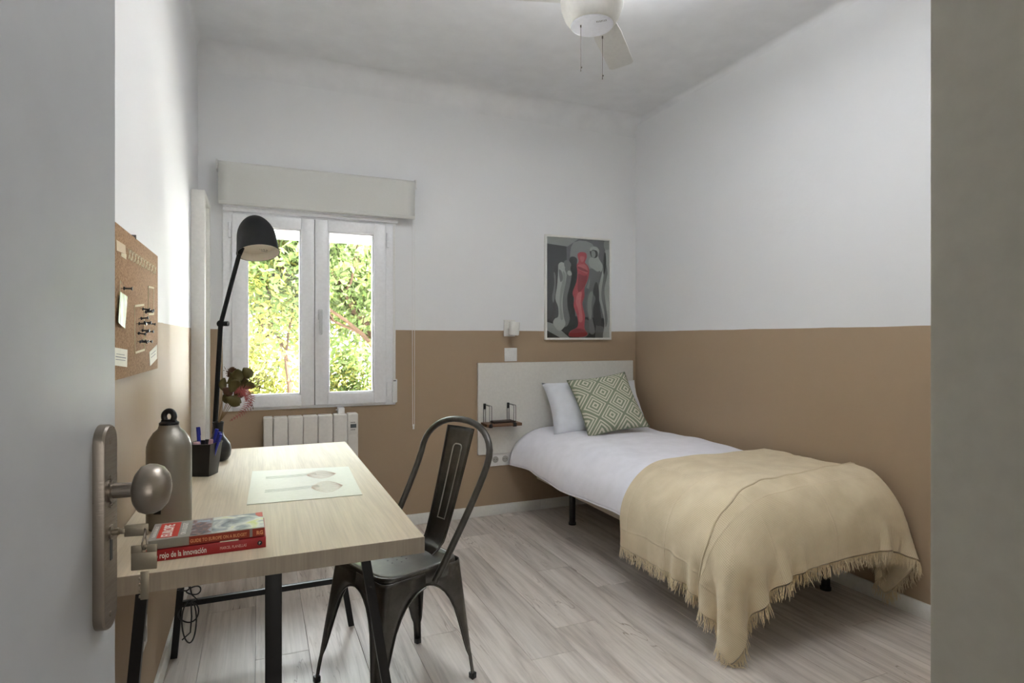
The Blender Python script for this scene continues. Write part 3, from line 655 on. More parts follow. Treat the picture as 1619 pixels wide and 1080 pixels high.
# aluminium bottle
bo = at_d(267.5, 700, 1.585); bo = Vector((bo.x, bo.y, DZ)); RB = .0535
bo.x = max(bo.x, XL + RB + .004)
bt = thing('water_bottle', 'brushed aluminium water bottle with a black loop cap beside the cork board wall', 'bottle', bo)
ztop = EYE - (646 - HY) / F * 1.585; hN = ztop - DZ - .045
prof = [(0, .0), (RB * .9, 0), (RB * .97, .004), (RB, .012), (RB, hN - .062), (RB * .985, hN - .052), (RB * .90, hN - .036), (RB * .70, hN - .018), (RB * .50, hN - .008), (RB * .46, hN), (RB * .44, hN + .004), (0, hN + .004)]
TB = Matrix.Translation(bo)
build('body', B().lathe(prof, 48, T=TB), 'alu', parent=bt, sharp=40)
b = B(); b.lathe([(0, hN + .002), (RB * .45, hN + .002), (RB * .45, hN + .008), (RB * .33, hN + .012), (0, hN + .012)], 28, T=TB)
lp = []; rings = []
cc = bo + Vector((0, 0, hN + .024)); rt = Vector((CT, -ST, 0))
for k in range(19):
    a = R(-50) + R(280) * k / 18
    lp.append(cc + rt * (.0135 * cos(a)) + Vector((0, 0, .0145 * sin(a))))
b.tube([cc + rt * .016 - Vector((0, 0, .016))] + lp + [cc - rt * .016 - Vector((0, 0, .016))], .0075, 10).box(-.019, .019, -.0075, .0075, 0, .012, .003, T=frame_T(bo + Vector((0, 0, hN + .004)), (CT, -ST, 0), (ST, CT, 0)))
build('loop_cap', b, 'blackplastic', parent=bt)
b = B(); pb_ = bo + Vector((CT, -ST, 0)) * 0 + Vector((-ST, -CT, 0)) * (RB + .0004) + Vector((0, 0, .078)); tt = frame_T(pb_, (CT, -ST, 0), (0, 0, 1))
b.box(-.009, .009, -.03, .02, -.001, .0008, T=tt); build('label_print', b, 'black', parent=bt)

# pen cup
cpos = at_z(322, 752, DZ); cpos = Vector((cpos.x, cpos.y + .018, DZ))
pcup = thing('pen_cup', 'square black tapered pen cup holding pens behind the bottle', 'pen cup', cpos, YAW * -1)
def sq(b, h, z, r=.15):
    pts = []
    for k in range(24):
        a = 2 * pi * k / 24; c_, s_ = cos(a), sin(a); q = 1 / max(abs(c_), abs(s_)) ** .85; pts.append(b.bm.verts.new((h * c_ * q, h * s_ * q, z)))
    return pts
b = B(); hC = .118; b.skin([sq(b, .036, 0), sq(b, .048, hC), sq(b, .0455, hC), sq(b, .034, .004)]); build('cup_wall', b, 'blackplastic', parent=pcup, local=True)
b = B(); b.skin([sq(b, .0485, hC - .006), sq(b, .0495, hC - .003), sq(b, .0495, hC + .001), sq(b, .0455, hC + .001)], caps=False); build('rim', b, 'blackplastic', parent=pcup, local=True)
pens = [(-.024, .012, .165, .006, 'bluepen', (-.10, .05), 'dark blue ballpoint pen standing tallest at the left of the pen cup'), (-.026, -.012, .112, .011, 'pinkpen', (-.08, 0), 'thick pale pink marker at the left of the pen cup'),
        (.004, .015, .118, .008, 'blackplastic', (0, .1), 'black pen in the middle of the pen cup'), (.020, -.004, .122, .0065, 'pinkpen', (.12, 0), 'lilac pink highlighter at the right of the pen cup'),
        (.026, .012, .150, .006, 'bluepen', (.24, .05), 'blue capped pen leaning right in the pen cup'), (.014, .018, .158, .0055, 'bluepen', (.16, .1), 'blue pen standing beside the leaning blue pen'), (.030, -.006, .148, .005, 'bluepen', (.32, 0), 'blue pen leaning furthest right out of the pen cup')]
Tc = XF[pcup.name]
for (x, y, L_, r_, m_, ln, lab) in pens:
    p0 = Tc @ Vector((x * .6, y * .6, .008)); d_ = (Tc.to_3x3() @ Vector((ln[0], ln[1], 1))).normalized(); p1 = p0 + d_ * L_
    t = thing('pen', lab, 'pen', p0, group='pens in the cup')
    build('barrel', B().tube([p0, p0 + d_ * L_ * .70, p1 - d_ * .003, p1], [r_, r_, r_ * .95, r_ * .7], 12), m_, parent=t)
    build('cap', B().tube([p0 + d_ * L_ * .70, p1 + d_ * .001], [r_ * 1.12, r_ * 1.05], 12).tube([p1 + rt * r_ * 1.2, p1 - d_ * .03 + rt * r_ * 1.3], .0012, 6), m_, parent=t)

# vase with dried flowers
vpos = at_z(344, 731, DZ); vpos = Vector((vpos.x, vpos.y + .03, DZ)); dv = vpos.x * ST + vpos.y * CT
va = thing('bud_vase', 'round matt black bud vase with a tall neck behind the pen cup', 'vase', vpos)
RV = .050; prof = [(0, 0), (.022, 0), (.038, .006), (.047, .022), (RV, .045), (.046, .068), (.034, .088), (.024, .100), (.0185, .116), (.019, .140), (.022, .160), (.019, .160), (.015, .138), (.015, .115), (.0, .10)]
build('vase_body', B().lathe(prof, 40, T=Matrix.Translation(vpos)), 'blackplastic', parent=va, sharp=60)
bq = thing('dried_bouquet', 'dried olive leaves and dusty pink fern standing in the black vase', 'dried flowers', vpos + Vector((0, 0, .11)))
mouth = vpos + Vector((0, 0, .12))
def VP(px, py, off=0): return at_d(px, py, dv + off)
stems = [((360, 632), .0), ((366, 625), .02), ((374, 618), -.02), ((383, 612), .02), ((357, 610), -.01)]
for (p, off) in stems:
    e = VP(p[0], p[1], off); m_ = mouth.lerp(e, .5) + rt * -.006
    build('stem', B().tube([mouth, mouth + Vector((0, 0, .03)), m_, e], .0013, 6), 'stem', parent=bq)
def leaf(c, L_, Wd, ang, tilt, mat, nm='leaf'):
    fwd = rt * cos(ang) + Vector((0, 0, 1)) * sin(ang); n_ = Vector((ST, CT, 0)) * cos(tilt) + (rt * -sin(ang) + Vector((0, 0, 1)) * cos(ang)) * sin(tilt); s_ = fwd.cross(n_).normalized(); n_ = s_.cross(fwd)
    b = B(); b.grid(lambda u, v: c + fwd * (L_ * (u - .5)) + s_ * (Wd * (v - .5) * sin(pi * min(max(u, .03), .985)) ** .6) + n_ * (.010 * (abs(v - .5) * 2) ** 2 - .012 * (2 * u - 1) ** 2), 9, 7)
    return build(nm, b, mat, parent=bq, solid=.0008)
for (px, py, off, L_, Wd, an, ti, m_) in [(391, 590, 0, .050, .044, 2.2, .3, 'dryleaf'), (376, 594, -.015, .054, .048, 1.7, .5, 'dryleaf'), (364, 598, .01, .048, .044, 1.3, -.5, 'dryleaf'), (354, 608, 0, .055, .034, 1.6, .9, 'dryleaf'),
      (371, 610, -.03, .056, .050, 1.0, .4, 'dryleaf'), (385, 606, .01, .052, .046, .6, -.4, 'dryleaf'), (395, 611, -.01, .050, .034, .3, .5, 'dryleaf'), (360, 620, -.02, .045, .04, 2.4, .2, 'dryleaf2'),
      (370, 634, -.04, .062, .046, 2.7, .3, 'dryleaf'), (357, 631, -.02, .038, .032, 2.0, .2, 'dryleaf'), (377, 622, .02, .05, .045, 1.2, .1, 'dryleaf2'), (367, 588, .02, .045, .04, .9, .1, 'dryleaf2'), (383, 597, .03, .05, .045, 1.4, .2, 'dryleaf2')]:
    leaf(VP(px, py, off), L_, Wd, an, ti, m_)
def frond(pts, off, wmax, mat, nm='fern_frond'):
    b = B(); P = [VP(x, y, off) for x, y in pts]; n = 22; C_ = []
    for k in range(n):
        t = k / (n - 1) * (len(P) - 1); i = min(int(t), len(P) - 2); C_.append(P[i].lerp(P[i + 1], t - i))
    b.tube(C_, .0009, 5)
    for k in range(1, n - 1):
        d_ = (C_[k + 1] - C_[k - 1]).normalized(); s_ = d_.cross(Vector((ST, CT, 0))).normalized(); w_ = wmax * sin(pi * (k / n) ** .7) ** .8
        for sg in (-1, 1):
            e = C_[k] + (s_ * sg + d_ * .5).normalized() * w_ ; b.tube([C_[k], C_[k].lerp(e, .5), e], [.0011, .0013, .0004], 4)
    return build(nm, b, mat, parent=bq)
frond([(375, 628), (386, 622), (394, 628), (391, 643), (380, 655), (363, 666)], -.03, .022, 'pinkfern')
frond([(372, 620), (384, 614), (395, 618), (399, 632), (392, 645)], -.02, .020, 'pinkfern')
frond([(370, 622), (380, 617), (388, 622), (390, 634)], -.035, .018, 'pinkfern')
for pts in ([(378, 612), (396, 590), (403, 574)], [(368, 605), (360, 590), (354, 579)], [(385, 615), (402, 606), (418, 600)], [(388, 620), (404, 612), (416, 612)], [(390, 630), (398, 640), (396, 650)], [(384, 610), (400, 600), (408, 597)]):
    b = B(); P = [VP(x, y, .01) for x, y in pts]; b.tube(P, .0008, 5)
    for k in range(14):
        t = k / 13 * 1.0 + .6; t = min(t, 1.99); i = min(int(t), 1); c_ = P[i].lerp(P[i + 1], t - i) + rt * rnd.uniform(-.008, .008) + Vector((0, 0, rnd.uniform(-.006, .006))); b.sphere(c_, .0022, 6, 4)
    build('seed_spray', b, 'dryleaf2', parent=bq)

# desk lamp clamped to the far edge
LY = 2.955; lb_ = at_Y(338.5, 690, LY); lj = at_Y(349, 512, LY); lh = at_Y(378, 403, LY)
la = thing('desk_lamp', 'tall black jointed lamp with a bell shade, clamped to the far desk end', 'lamp', (lb_.x, LY, DZ))
b = B(); b.box(lb_.x - .02, lb_.x + .02, LY - .035, LY + .045, DZ, DZ + .008, .002); b.box(lb_.x - .02, lb_.x + .02, DY1 + .003, DY1 + .013, DZ - .07, DZ + .008, .002); b.box(lb_.x - .02, lb_.x + .02, DY1 - .04, DY1 + .01, DZ - .075, DZ - .067, .002); b.cyl((lb_.x, DY1 - .02, DZ - .068), (lb_.x, DY1 - .02, DZ - .0415), .006)
b.cyl((lb_.x, LY, DZ + .006), (lb_.x, LY, DZ + .05), .016); build('clamp', b, 'black', parent=la)
pj = Vector((lb_.x, LY, DZ + .04))
build('lower_arm', B().tube([pj, lj], .0105, 14), 'lampblack', parent=la)
b = B(); b.cyl(lj - Vector((0, .024, 0)), lj + Vector((0, .02, 0)), .015, seg=18); b.cyl(lj + rt * .012, lj + rt * .034, .011, seg=14); b.sphere(lj, .017, 14, 10); build('joint_knob', b, 'lampblack', parent=la)
build('upper_arm', B().tube([lj, lh], .0095, 14), 'lampblack', parent=la)
ax = Vector((.105, -.315, -1)).normalized(); rimc = at_Y(408.5, 399.5, LY - .02); hs = .182; top = rimc - ax * hs
prof = []; n = 30; RR = .091
for k in range(n + 1):
    t = k / n; prof.append((RR * sqrt(max(0, 1 - (1 - min(1, t / .55)) ** 2)) * (.80 + .20 * t), hs * t) if t > 0 else (0, 0))
T_ = axis_T(top, ax)
outer = prof; sh_ = build('lamp_shade', B().lathe(outer + [(RR + .0015, hs), (RR + .0015, hs + .0025), (RR - .001, hs + .0025)], 48, T=T_, caps=False), 'lampblack', parent=la, sharp=60)
inner = [(max(r_ - .0025, 0), z_ + .002) for r_, z_ in prof]; build('shade_lining', B().lathe(inner, 48, T=T_, caps=False), 'lampinner', parent=sh_, sharp=60)
build('lamp_plate', B().lathe([(0, hs * .80), (RR * .90, hs * .80), (RR * .90, hs * .82), (0, hs * .82)], 40, T=T_), 'lampinner', parent=sh_)
b = B(); b.cyl(top + ax * hs * .25, top + ax * hs * .7, .02, .028, 16); build('bulb_holder', b, 'lampinner', parent=sh_)
Tm = frame_T(top + ax * (hs * .825), (CT, -ST, -.1), ax.cross(Vector((CT, -ST, -.1))))
b = B()
for k in range(7): b.box(-.042 + k * .011, -.036 + k * .011 - (.002 if k % 3 else 0), -.044, -.036 + .004 * (k % 2), 0, .0005, T=Tm)
for k in range(10): b.box(-.036 + k * .006, -.032 + k * .006, -.060, -.056 + .001 * (k % 2), 0, .0005, T=Tm)
build('rating_print', b, 'darkgrey', parent=sh_)
build('shade_pivot', B().tube([lh, top + ax * hs * .62 - rt * .05], .011, 12), 'lampblack', parent=la)
# cable coil hanging on the far trestle leg
b = B(); c0 = Vector((-.268, 2.60, .50))
def loop(cx, cz, rx, rz, y, n=30, a0=0): return [Vector((cx + rx * cos(a0 + 2 * pi * k / n), y + .008 * sin(3 * a0 + 4 * pi * k / n), cz + rz * sin(a0 + 2 * pi * k / n))) for k in range(n)]
cb = at_Y(300, 960, 2.61); s_ = 2.33 / F
for (px, py, rx, rz, y) in ((299, 983, 10, 33, 2.600), (298, 969, 14, 15, 2.605), (306, 934, 10, 6, 2.61), (290, 931, 8, 3, 2.60)):
    c_ = at_Y(px, py, y); b.tube(loop(c_.x, c_.z, rx * s_, rz * s_, y), .0028, 6, closed=True)
P_ = [at_Y(px, py, 2.6) for px, py in ((300, 926), (303, 940), (312, 948), (302, 952), (303, 975), (301, 1000), (288, 1012))]; b.tube(P_, .0028, 6)
cbl = build('cable', b, 'blackplastic', org=Vector((c0.x, c0.y, .3))); tag(cbl, 'coiled black power cable hanging under the desk by the far left leg', 'cable')

# ------------------------------------------------------------------ metal chair
cf = Vector((-.936, -.358)).normalized(); ch = thing('metal_chair', 'gunmetal stamped steel cafe chair with hoop back pulled up to the desk', 'chair', (.462, 2.163, 0), atan2(-cf.x, cf.y))
SHf, SHr, SYf, SYr, ZS = .174, .158, .162, -.178, .452
LEGW = [(0, .016), (.05, .0165), (.09, .018), (.115, .027), (.16, .036), (.22, .046), (.28, .060), (.32, .076), (.35, .094), (.372, .116), (.386, .138), (.394, .162), (.398, .3)]
def lw(z):
    for (a, wa), (c, wc) in zip(LEGW, LEGW[1:]):
        if z <= c: return wa + (wc - wa) * (z - a) / (c - a)
    return .3
def leg_mesh(sx, front):
    fx, fy = (.205, .222) if front else (.180, -.222); tx, ty = (SHf, SYf) if front else (SHr, SYr)
    b = B(); zs = [0, .02, .05, .09, .10, .115, .16, .20, .24, .28, .32, .35, .372, .386, .392, .396, .400, .415, .432, ZS - .008]
    rows = []; e1 = []; e2 = []
    sy = 1 if front else -1
    for z in zs:
        t = z / ZS; kick = .012 * max(0, 1 - abs(z - .0) / .11); px = fx + (tx - fx) * t ; py = fy + (ty - fy) * t
        px += kick * .3; hx = lw(z); hy = hx; ox = 0
        mx_ = min(hx, px); my_ = min(hy, abs(py)); r = .012 + .022 * t; r = min(r, mx_ * .8, my_ * .8)
        pts = [(px - mx_, py), (px - (mx_ + r) / 2 if mx_ > r * 1.05 else px - mx_ * .9, py)]
        for k in range(5): a = pi / 2 * k / 4; pts.append((px - r + r * sin(a), py - sy * (r - r * cos(a))))
        pts += [(px, py - sy * ((my_ + r) / 2 if my_ > r * 1.05 else my_ * .9)), (px, py - sy * my_)]
        rows.append([Vector((sx * x, y, z)) for x, y in pts])
        if z <= .397: e1.append(rows[-1][0]); e2.append(rows[-1][-1])
    e1.append(Vector((0.0, rows[15][0].y, .3985))); e2.append(Vector((rows[15][-1].x, 0.0, .3985)))
    V = [[b.bm.verts.new(p) for p in r] for r in rows]
    for i in range(len(V) - 1):
        for j in range(len(V[0]) - 1):
            try: b.bm.faces.new((V[i][j], V[i + 1][j], V[i + 1][j + 1], V[i][j + 1]))
            except ValueError: pass
    return b, e1, e2, (sx * (fx + .0036), fy)
for front in (True, False):
    for sx in (-1, 1):
        b, e1, e2, ft = leg_mesh(sx, front); lg = build('leg', b, 'gun', parent=ch, local=True, solid=.0022, sharp=50)
        build('rolled_edge', B().tube(e1, .0032, 6).tube(e2, .0032, 6), 'gun', parent=lg, local=True, sharp=60)
        sy = 1 if front else -1
        build('foot_cap', B().box(ft[0] - (.020 if sx > 0 else .002), ft[0] + (.002 if sx > 0 else .020), ft[1] - (.020 if sy > 0 else .002), ft[1] + (.002 if sy > 0 else .020), .0, .022, .003), 'blackplastic', parent=lg, local=True)
def seat_pt(a, s):
    c_, s_ = cos(a), sin(a); n_ = 5.0; q = (abs(c_) ** n_ + abs(s_) ** n_) ** (-1 / n_); y = s_ * q * s
    hx = (SHf + SHr) / 2 + (SHf - SHr) / 2 * y; return c_ * q * s * hx, (SYf + SYr) / 2 + y * (SYf - SYr) / 2
b = B(); rings = []
for s_, z in ((1.012, ZS - .048), (1.012, ZS - .012), (1.0, ZS - .003), (.975, ZS + .002), (.94, ZS + .001), (.91, ZS - .005), (.8, ZS - .006), (.5, ZS - .008), (.2, ZS - .009), (.02, ZS - .009)):
    rings.append([b.bm.verts.new((*seat_pt(2 * pi * k / 64, s_), z)) for k in range(64)])
b.skin(rings, caps=False); b.bm.faces.new(rings[-1]); st_ = build('seat', b, 'gun', parent=ch, local=True, sharp=60, solid=.0015)
b = B(); b.tube([Vector((*seat_pt(2 * pi * k / 64, .985), ZS - .0005)) for k in range(64)], .0024, 6, closed=True); build('seat_rim', b, 'gun', parent=st_, local=True)
for (x, y) in ((0, 0), (.03, 0), (-.03, 0), (.015, .03), (-.015, .03), (.015, -.03), (-.015, -.03)): build('drain_hole', B().cyl((x, y, ZS - .0088), (x, y, ZS - .0074), .0032, seg=8), 'black', parent=st_, local=True)
for x in (-.1, .1): build('stacking_stop', B().box(x - .015, x + .015, -.13, -.10, ZS - .075, ZS - .048, .003), 'blackplastic', parent=ch, local=True)
# hoop back
hp = []
for k in range(41):
    t = k / 40 * 2 - 1; at_ = abs(t); sg = -1 if t < 0 else 1
    if at_ > .42:
        u = (at_ - .42) / .58; x = .208 - .026 * u; z = .80 - (.80 - .405) * u; y = -.262 + (-.035 + .262) * u ** 1.15
    else:
        a = at_ / .42 * pi / 2; x = .208 * sin(a) ** .9; z = .80 + .128 * cos(a) ** .95; y = -.262 - .042 * cos(a)
    hp.append(Vector((sg * x, y, z)))
build('back_hoop', B().tube(hp, .0125, 12), 'gun', parent=ch, local=True, sharp=60)
def splat(u, v, off=0):
    z = ZS - .006 + (.905 - ZS) * u; y = -.150 - .148 * (u ** .85) - (.0 if u > .1 else 0) + (.035 * (1 - min(1, u / .10)) ** 2); hw = .058 + .024 * u
    return Vector(((v - .5) * 2 * hw, y - .010 * (1 - (2 * v - 1) ** 2) - off, z))
b = B(); b.grid(splat, 26, 9); sp = build('back_splat', b, 'gun', parent=ch, local=True, solid=.002, sharp=60)
for sg in (0, 1):
    b = B(); b.tube([splat(k / 25, sg) for k in range(26)], .0028, 6); build('splat_edge', b, 'gun', parent=sp, local=True)
pts = [(.24, .33), (.24, .67)] + [(.24 + .58 * k / 10, .67) for k in range(1, 10)] + [(.825, .665), (.842, .64), (.85, .60), (.852, .5), (.85, .40), (.842, .36), (.825, .335)] + [(.24 + .58 * k / 10, .33) for k in range(9, 0, -1)]
for off in (-.0035,): build('embossed_bead', B().tube([splat(u, .5 + (v - .5) * (1 + .0 * u), off) for u, v in pts], .0026, 6, closed=True), 'gunedge', parent=sp, local=True)
for sg in (-1, 1): build('rivet', B().cyl((sg * .176, -.045, .418), (sg * .199, -.045, .418), .006, seg=10), 'gun', parent=ch, local=True)

# ------------------------------------------------------------------ radiator
ra0, ra1 = .0195, .577; rt_, rb_ = .780, .20; ry0, ry1 = YB - .105, YB - .02
rad = thing('radiator', 'white electric radiator with vertical fins and a small digital display below the window', 'radiator', ((ra0 + ra1) / 2, YB - .06, rb_))
bnd = [at_Y(px, 660, ry0).x for px in (416, 431.8, 455.2, 479.3, 503.2, 527, 549.5, 567)]
for i in range(7):
    a, c = bnd[i], bnd[i + 1]; cap = i in (0, 6)
    b = B().box(a + .0015, c - .0015, ry0 + (.004 if cap else 0), ry1, rb_, rt_ - (.0 if cap else .002), .008, 3)
    f_ = build('end_panel' if cap else 'fin', b, 'rad', parent=rad)
    if i == 6:
        b = B().box(a + .012, c - .008, ry0 + .001, ry0 + .006, rt_ - .13, rt_ - .045, .002); cp = build('control_panel', b, 'rad', parent=f_)
        XF[cp.name] = XF[rad.name]
        build('display', B().box(a + .018, c - .014, ry0 - .0005, ry0 + .002, rt_ - .090, rt_ - .066), 'lcd', parent=f_)
        for k in range(3): build('button', B().box(a + .020 + k * .010, a + .026 + k * .010, ry0 - .001, ry0 + .002, rt_ - .104, rt_ - .099), 'darkgrey', parent=f_)
        for k in range(3): build('button', B().box(a + .020 + k * .010, a + .026 + k * .010, ry0 - .001, ry0 + .002, rt_ - .058, rt_ - .053), 'darkgrey', parent=f_)
wbk = at_Y(540, 648, YB - .05)
b = B().box(wbk.x - .022, wbk.x + .018, YB - .07, YB, wbk.z - .03, wbk.z + .014, .004); b.cyl((wbk.x - .022, YB - .04, wbk.z), (wbk.x - .034, YB - .04, wbk.z), .003); build('wall_bracket', b, 'cap', parent=rad)

# ------------------------------------------------------------------ headboard, shelf, sockets, wall lamp, switch, picture
hb0 = at_Y(756, 574, YB - .022); hb1 = at_Y(1001, 570, YB - .022); hbz = at_Y(757, 720, YB - .022).z
hz = (hb0.z + hb1.z) / 2
b = B().box(hb0.x, hb1.x, YB - .022, YB - .001, hbz, hz, .001, 1); hbd = build('headboard', b, 'melamine', org=Vector(((hb0.x + hb1.x) / 2, YB - .01, hbz))); tag(hbd, 'wide flat white headboard panel fixed to the brown wall', 'headboard')
yw = YB - .022
q0 = at_Y(760, 672, yw); zsh = at_Y(762, 671, yw).z; SXs = (at_Y(759, 671, yw).x, at_Y(812, 671, yw).x)
x0s, x1s = at_Y(760, 671, yw).x, at_Y(812, 668, yw).x + .012
shf = thing('bedside_shelf', 'small brown wooden shelf with black wire brackets on the headboard', 'shelf', ((x0s + x1s) / 2, yw - .06, zsh))
build('shelf_board', B().box(x0s, x1s, yw - .125, yw, zsh - .006, zsh + .014, .002), 'shelfwood', parent=shf)
for xb in (x0s + .028, x1s - .055):
    b = B().box(xb - .009, xb + .009, yw - .004, yw, zsh + .105, zsh + .145, .001)
    for dx in (-.008, .008):
        b.tube([(xb + dx, yw - .003, zsh + .0), (xb + dx, yw - .003, zsh + .138), (xb + dx, yw - .118, zsh + .138), (xb + dx, yw - .122, zsh + .128), (xb + dx, yw - .122, zsh - .004)], .0018, 6)
    b.box(xb - .012, xb + .012, yw - .130, yw - .11, zsh - .010, zsh + .016, .002)
    bb_ = build('wire_bracket', b, 'black', parent=shf)
tr_ = build('tray', B().box(x0s + .062, x1s - .040, yw - .10, yw - .02, zsh + .0145, zsh + .026, .002).box(x0s + .07, x1s - .048, yw - .092, yw - .028, zsh + .026, zsh + .028), 'darkwood', org=Vector(((x0s + x1s) / 2, yw - .06, zsh + .0145))); tag(tr_, 'small dark wooden board lying on the bedside shelf', 'board')
sk0 = at_Y(773.5, 737, YB - .01); sk1 = at_Y(808, 716, YB - .01)
sk = thing('wall_socket', 'white double wall socket under the headboard by the bed', 'socket', (sk0.x, YB, sk0.z)); sw_ = sk1.x - sk0.x; sz_ = sw_ * .56
build('socket_plate', B().box(sk0.x, sk1.x, YB - .010, YB, sk0.z - .004, sk0.z + sz_ - .004, .002), 'cap', parent=sk)
for k in (.28, .72):
    c_ = Vector((sk0.x + sw_ * k, YB - .010, sk0.z + sz_ / 2 - .004)); o_ = build('socket_well', B().lathe([(0, .0), (.021, 0), (.023, .0015), (.020, .0015), (.019, .0004), (0, .0004)], 24, T=axis_T(c_, (0, -1, 0))), 'socketgrey', parent=sk)
    for dx in (-.0095, .0095): build('pin_hole', B().cyl(c_ + Vector((dx, -.0003, 0)), c_ + Vector((dx, -.0012, 0)), .003, seg=8), 'darkgrey', parent=o_)
s0 = at_Y(798, 571.5, YB - .008); s1 = at_Y(817.5, 552, YB - .008); wsw = s1.x - s0.x
sw = thing('light_switch', 'square white light switch just above the headboard', 'switch', (s0.x + wsw / 2, YB, s0.z))
sp_ = build('switch_plate', B().box(s0.x, s1.x, YB - .008, YB, s0.z, s0.z + wsw, .002), 'cap', parent=sw); build('rocker', B().box(s0.x + .012, s1.x - .012, YB - .012, YB - .007, s0.z + .012, s0.z + wsw - .012, .0015), 'cap', parent=sw)
l0 = at_Y(797, 532, YB - .012); l1 = at_Y(811, 506, YB - .012)
wl = thing('reading_spotlight', 'white cylinder reading spotlight on a square plate above the switch', 'wall lamp', (l0.x + .04, YB, l0.z))
build('back_plate', B().box(l0.x, l0.x + .085, YB - .015, YB, l0.z, l1.z, .003), 'trim', parent=wl)
lc = at_Y(813, 519.5, YB - .07)
build('swivel', B().cyl((lc.x - .02, YB - .012, lc.z), (lc.x, YB - .07, lc.z), .008), 'trim', parent=wl)
b = B().lathe([(0, -.048), (.030, -.048), (.036, -.044), (.0375, -.03), (.0375, .044), (.036, .047), (.032, .047), (.030, .03), (0, .03)], 32, T=axis_T(lc, (.06, -.05, 1))); build('spot_head', b, 'trim', parent=wl, sharp=40)
# picture
pf = [at_Y(862, 371, YB - .022), at_Y(966.5, 377, YB - .022), at_Y(862, 537.5, YB - .022), at_Y(966.5, 537, YB - .022)]
px0, px1 = pf[0].x, pf[1].x; pz1 = (pf[0].z + pf[1].z) / 2; pz0 = (pf[2].z + pf[3].z) / 2
pic = thing('framed_print', 'white framed photo print of a row of statues, one of them red, above the bed', 'picture', ((px0 + px1) / 2, YB, pz0))
build('frame', rect_frame(px0, px1, pz0, pz1, YB - .024, YB - .001, .015, .0015), 'trim', parent=pic)
ix0, ix1, iz0, iz1 = px0 + .014, px1 - .014, pz0 + .014, pz1 - .014
def PP(x, y):  # crop pixel (679x1080 view of the photo) -> print plane u,v
    u = (x - 55) / 580; tp = 62 + 43 * u; v = 1 - (y - tp) / (1035 - tp); return ix0 + u * (ix1 - ix0), iz0 + v * (iz1 - iz0)
tones = {'bgA': (84, 83, 88), 'bgB': (128, 126, 132), 'bgC': (176, 175, 178), 'flr': (50, 48, 52), 'gry': (120, 118, 120), 'lt': (206, 207, 206), 'lt2': (176, 177, 178), 'md': (138, 138, 140), 'blk': (30, 30, 33), 'dk': (76, 74, 76), 'rd': (206, 72, 88), 'rd2': (166, 40, 54), 'rdl': (226, 116, 126)}
for k, c_ in tones.items(): M['p_' + k] = plain('print_' + k, srgb(*c_), .35)
layer = [0]
def pol(pr, tone, pts, smooth=True, nm='print_shape'):
    layer[0] += 1; y = YB - .012 - layer[0] * .00008; P = [PP(*p) for p in pts]
    if smooth:
        Q = []; n = len(P)
        for i in range(n):
            a, b_, c_, d_ = P[i - 1], P[i], P[(i + 1) % n], P[(i + 2) % n]
            for t in (0, .33, .67):
                Q.append(tuple(.5 * (2 * b_[j] + (c_[j] - a[j]) * t + (2 * a[j] - 5 * b_[j] + 4 * c_[j] - d_[j]) * t * t + (3 * b_[j] - a[j] - 3 * c_[j] + d_[j]) * t ** 3) for j in (0, 1)))
        P = Q
    P = [(min(max(x, ix0), ix1), min(max(z, iz0), iz1)) for x, z in P]
    bm = pr.bm; vs = [bm.verts.new((x, y, z)) for x, z in P]; es = [bm.edges.new((vs[i], vs[(i + 1) % len(vs)])) for i in range(len(vs))]
    r = bmesh.ops.triangle_fill(bm, edges=es, use_beauty=True)
    for g in r['geom']:
        if isinstance(g, bmesh.types.BMFace): g.material_index = tl.index(tone)
tl = list(tones); pr = B()
b0 = B().box(ix0, ix1, YB - .012, YB - .008, iz0, iz1)
po = build('photo_print', b0, 'p_bgA', parent=pic)
pol(pr, 'bgB', [(250, 75), (640, 60), (640, 1040), (245, 1040), (235, 160)], False)
pol(pr, 'bgC', [(300, 120), (470, 130), (520, 300), (500, 560), (330, 500), (270, 300)])
pol(pr, 'lt2', [(50, 55), (350, 80), (245, 160), (50, 130)], False)
pol(pr, 'flr', [(50, 860), (200, 820), (640, 850), (640, 1040), (50, 1040)], False)
pol(pr, 'lt2', [(55, 880), (120, 900), (265, 1036), (180, 1036), (55, 960)], False)
pol(pr, 'gry', [(400, 860), (450, 880), (450, 980), (400, 1036), (350, 1036), (380, 940)])
pol(pr, 'gry', [(510, 900), (580, 930), (600, 1036), (500, 1036)], False)
pol(pr, 'dk', [(135, 345), (165, 350), (165, 470), (150, 620), (135, 800), (110, 870), (80, 850), (110, 780), (100, 640), (120, 520), (118, 420)])
pol(pr, 'md', [(120, 410), (138, 440), (135, 600), (118, 700), (105, 640), (125, 520)])
pol(pr, 'blk', [(265, 270), (300, 255), (332, 280), (330, 330), (335, 400), (330, 520), (300, 640), (310, 760), (320, 900), (290, 950), (215, 940), (260, 880), (245, 740), (245, 560), (268, 440), (262, 330)])
pol(pr, 'md', [(215, 300), (250, 292), (278, 330), (270, 370), (282, 430), (265, 540), (240, 650), (245, 740), (265, 850), (240, 920), (200, 900), (205, 600), (215, 440), (205, 350)])
pol(pr, 'lt', [(165, 325), (205, 315), (225, 345), (220, 380), (235, 430), (225, 520), (205, 620), (200, 720), (210, 830), (225, 910), (170, 970), (115, 900), (130, 850), (160, 830), (160, 740), (135, 660), (150, 540), (158, 430), (160, 370)])
pol(pr, 'lt2', [(200, 400), (228, 430), (220, 540), (195, 640), (190, 740), (205, 850), (180, 850), (172, 720), (180, 580), (195, 500)])
pol(pr, 'lt2', [(590, 110), (640, 95), (640, 200), (600, 200), (585, 150)])
pol(pr, 'lt', [(590, 220), (640, 210), (640, 1036), (575, 1036), (590, 900), (570, 790), (545, 690), (520, 620), (545, 500), (570, 400), (585, 300)])
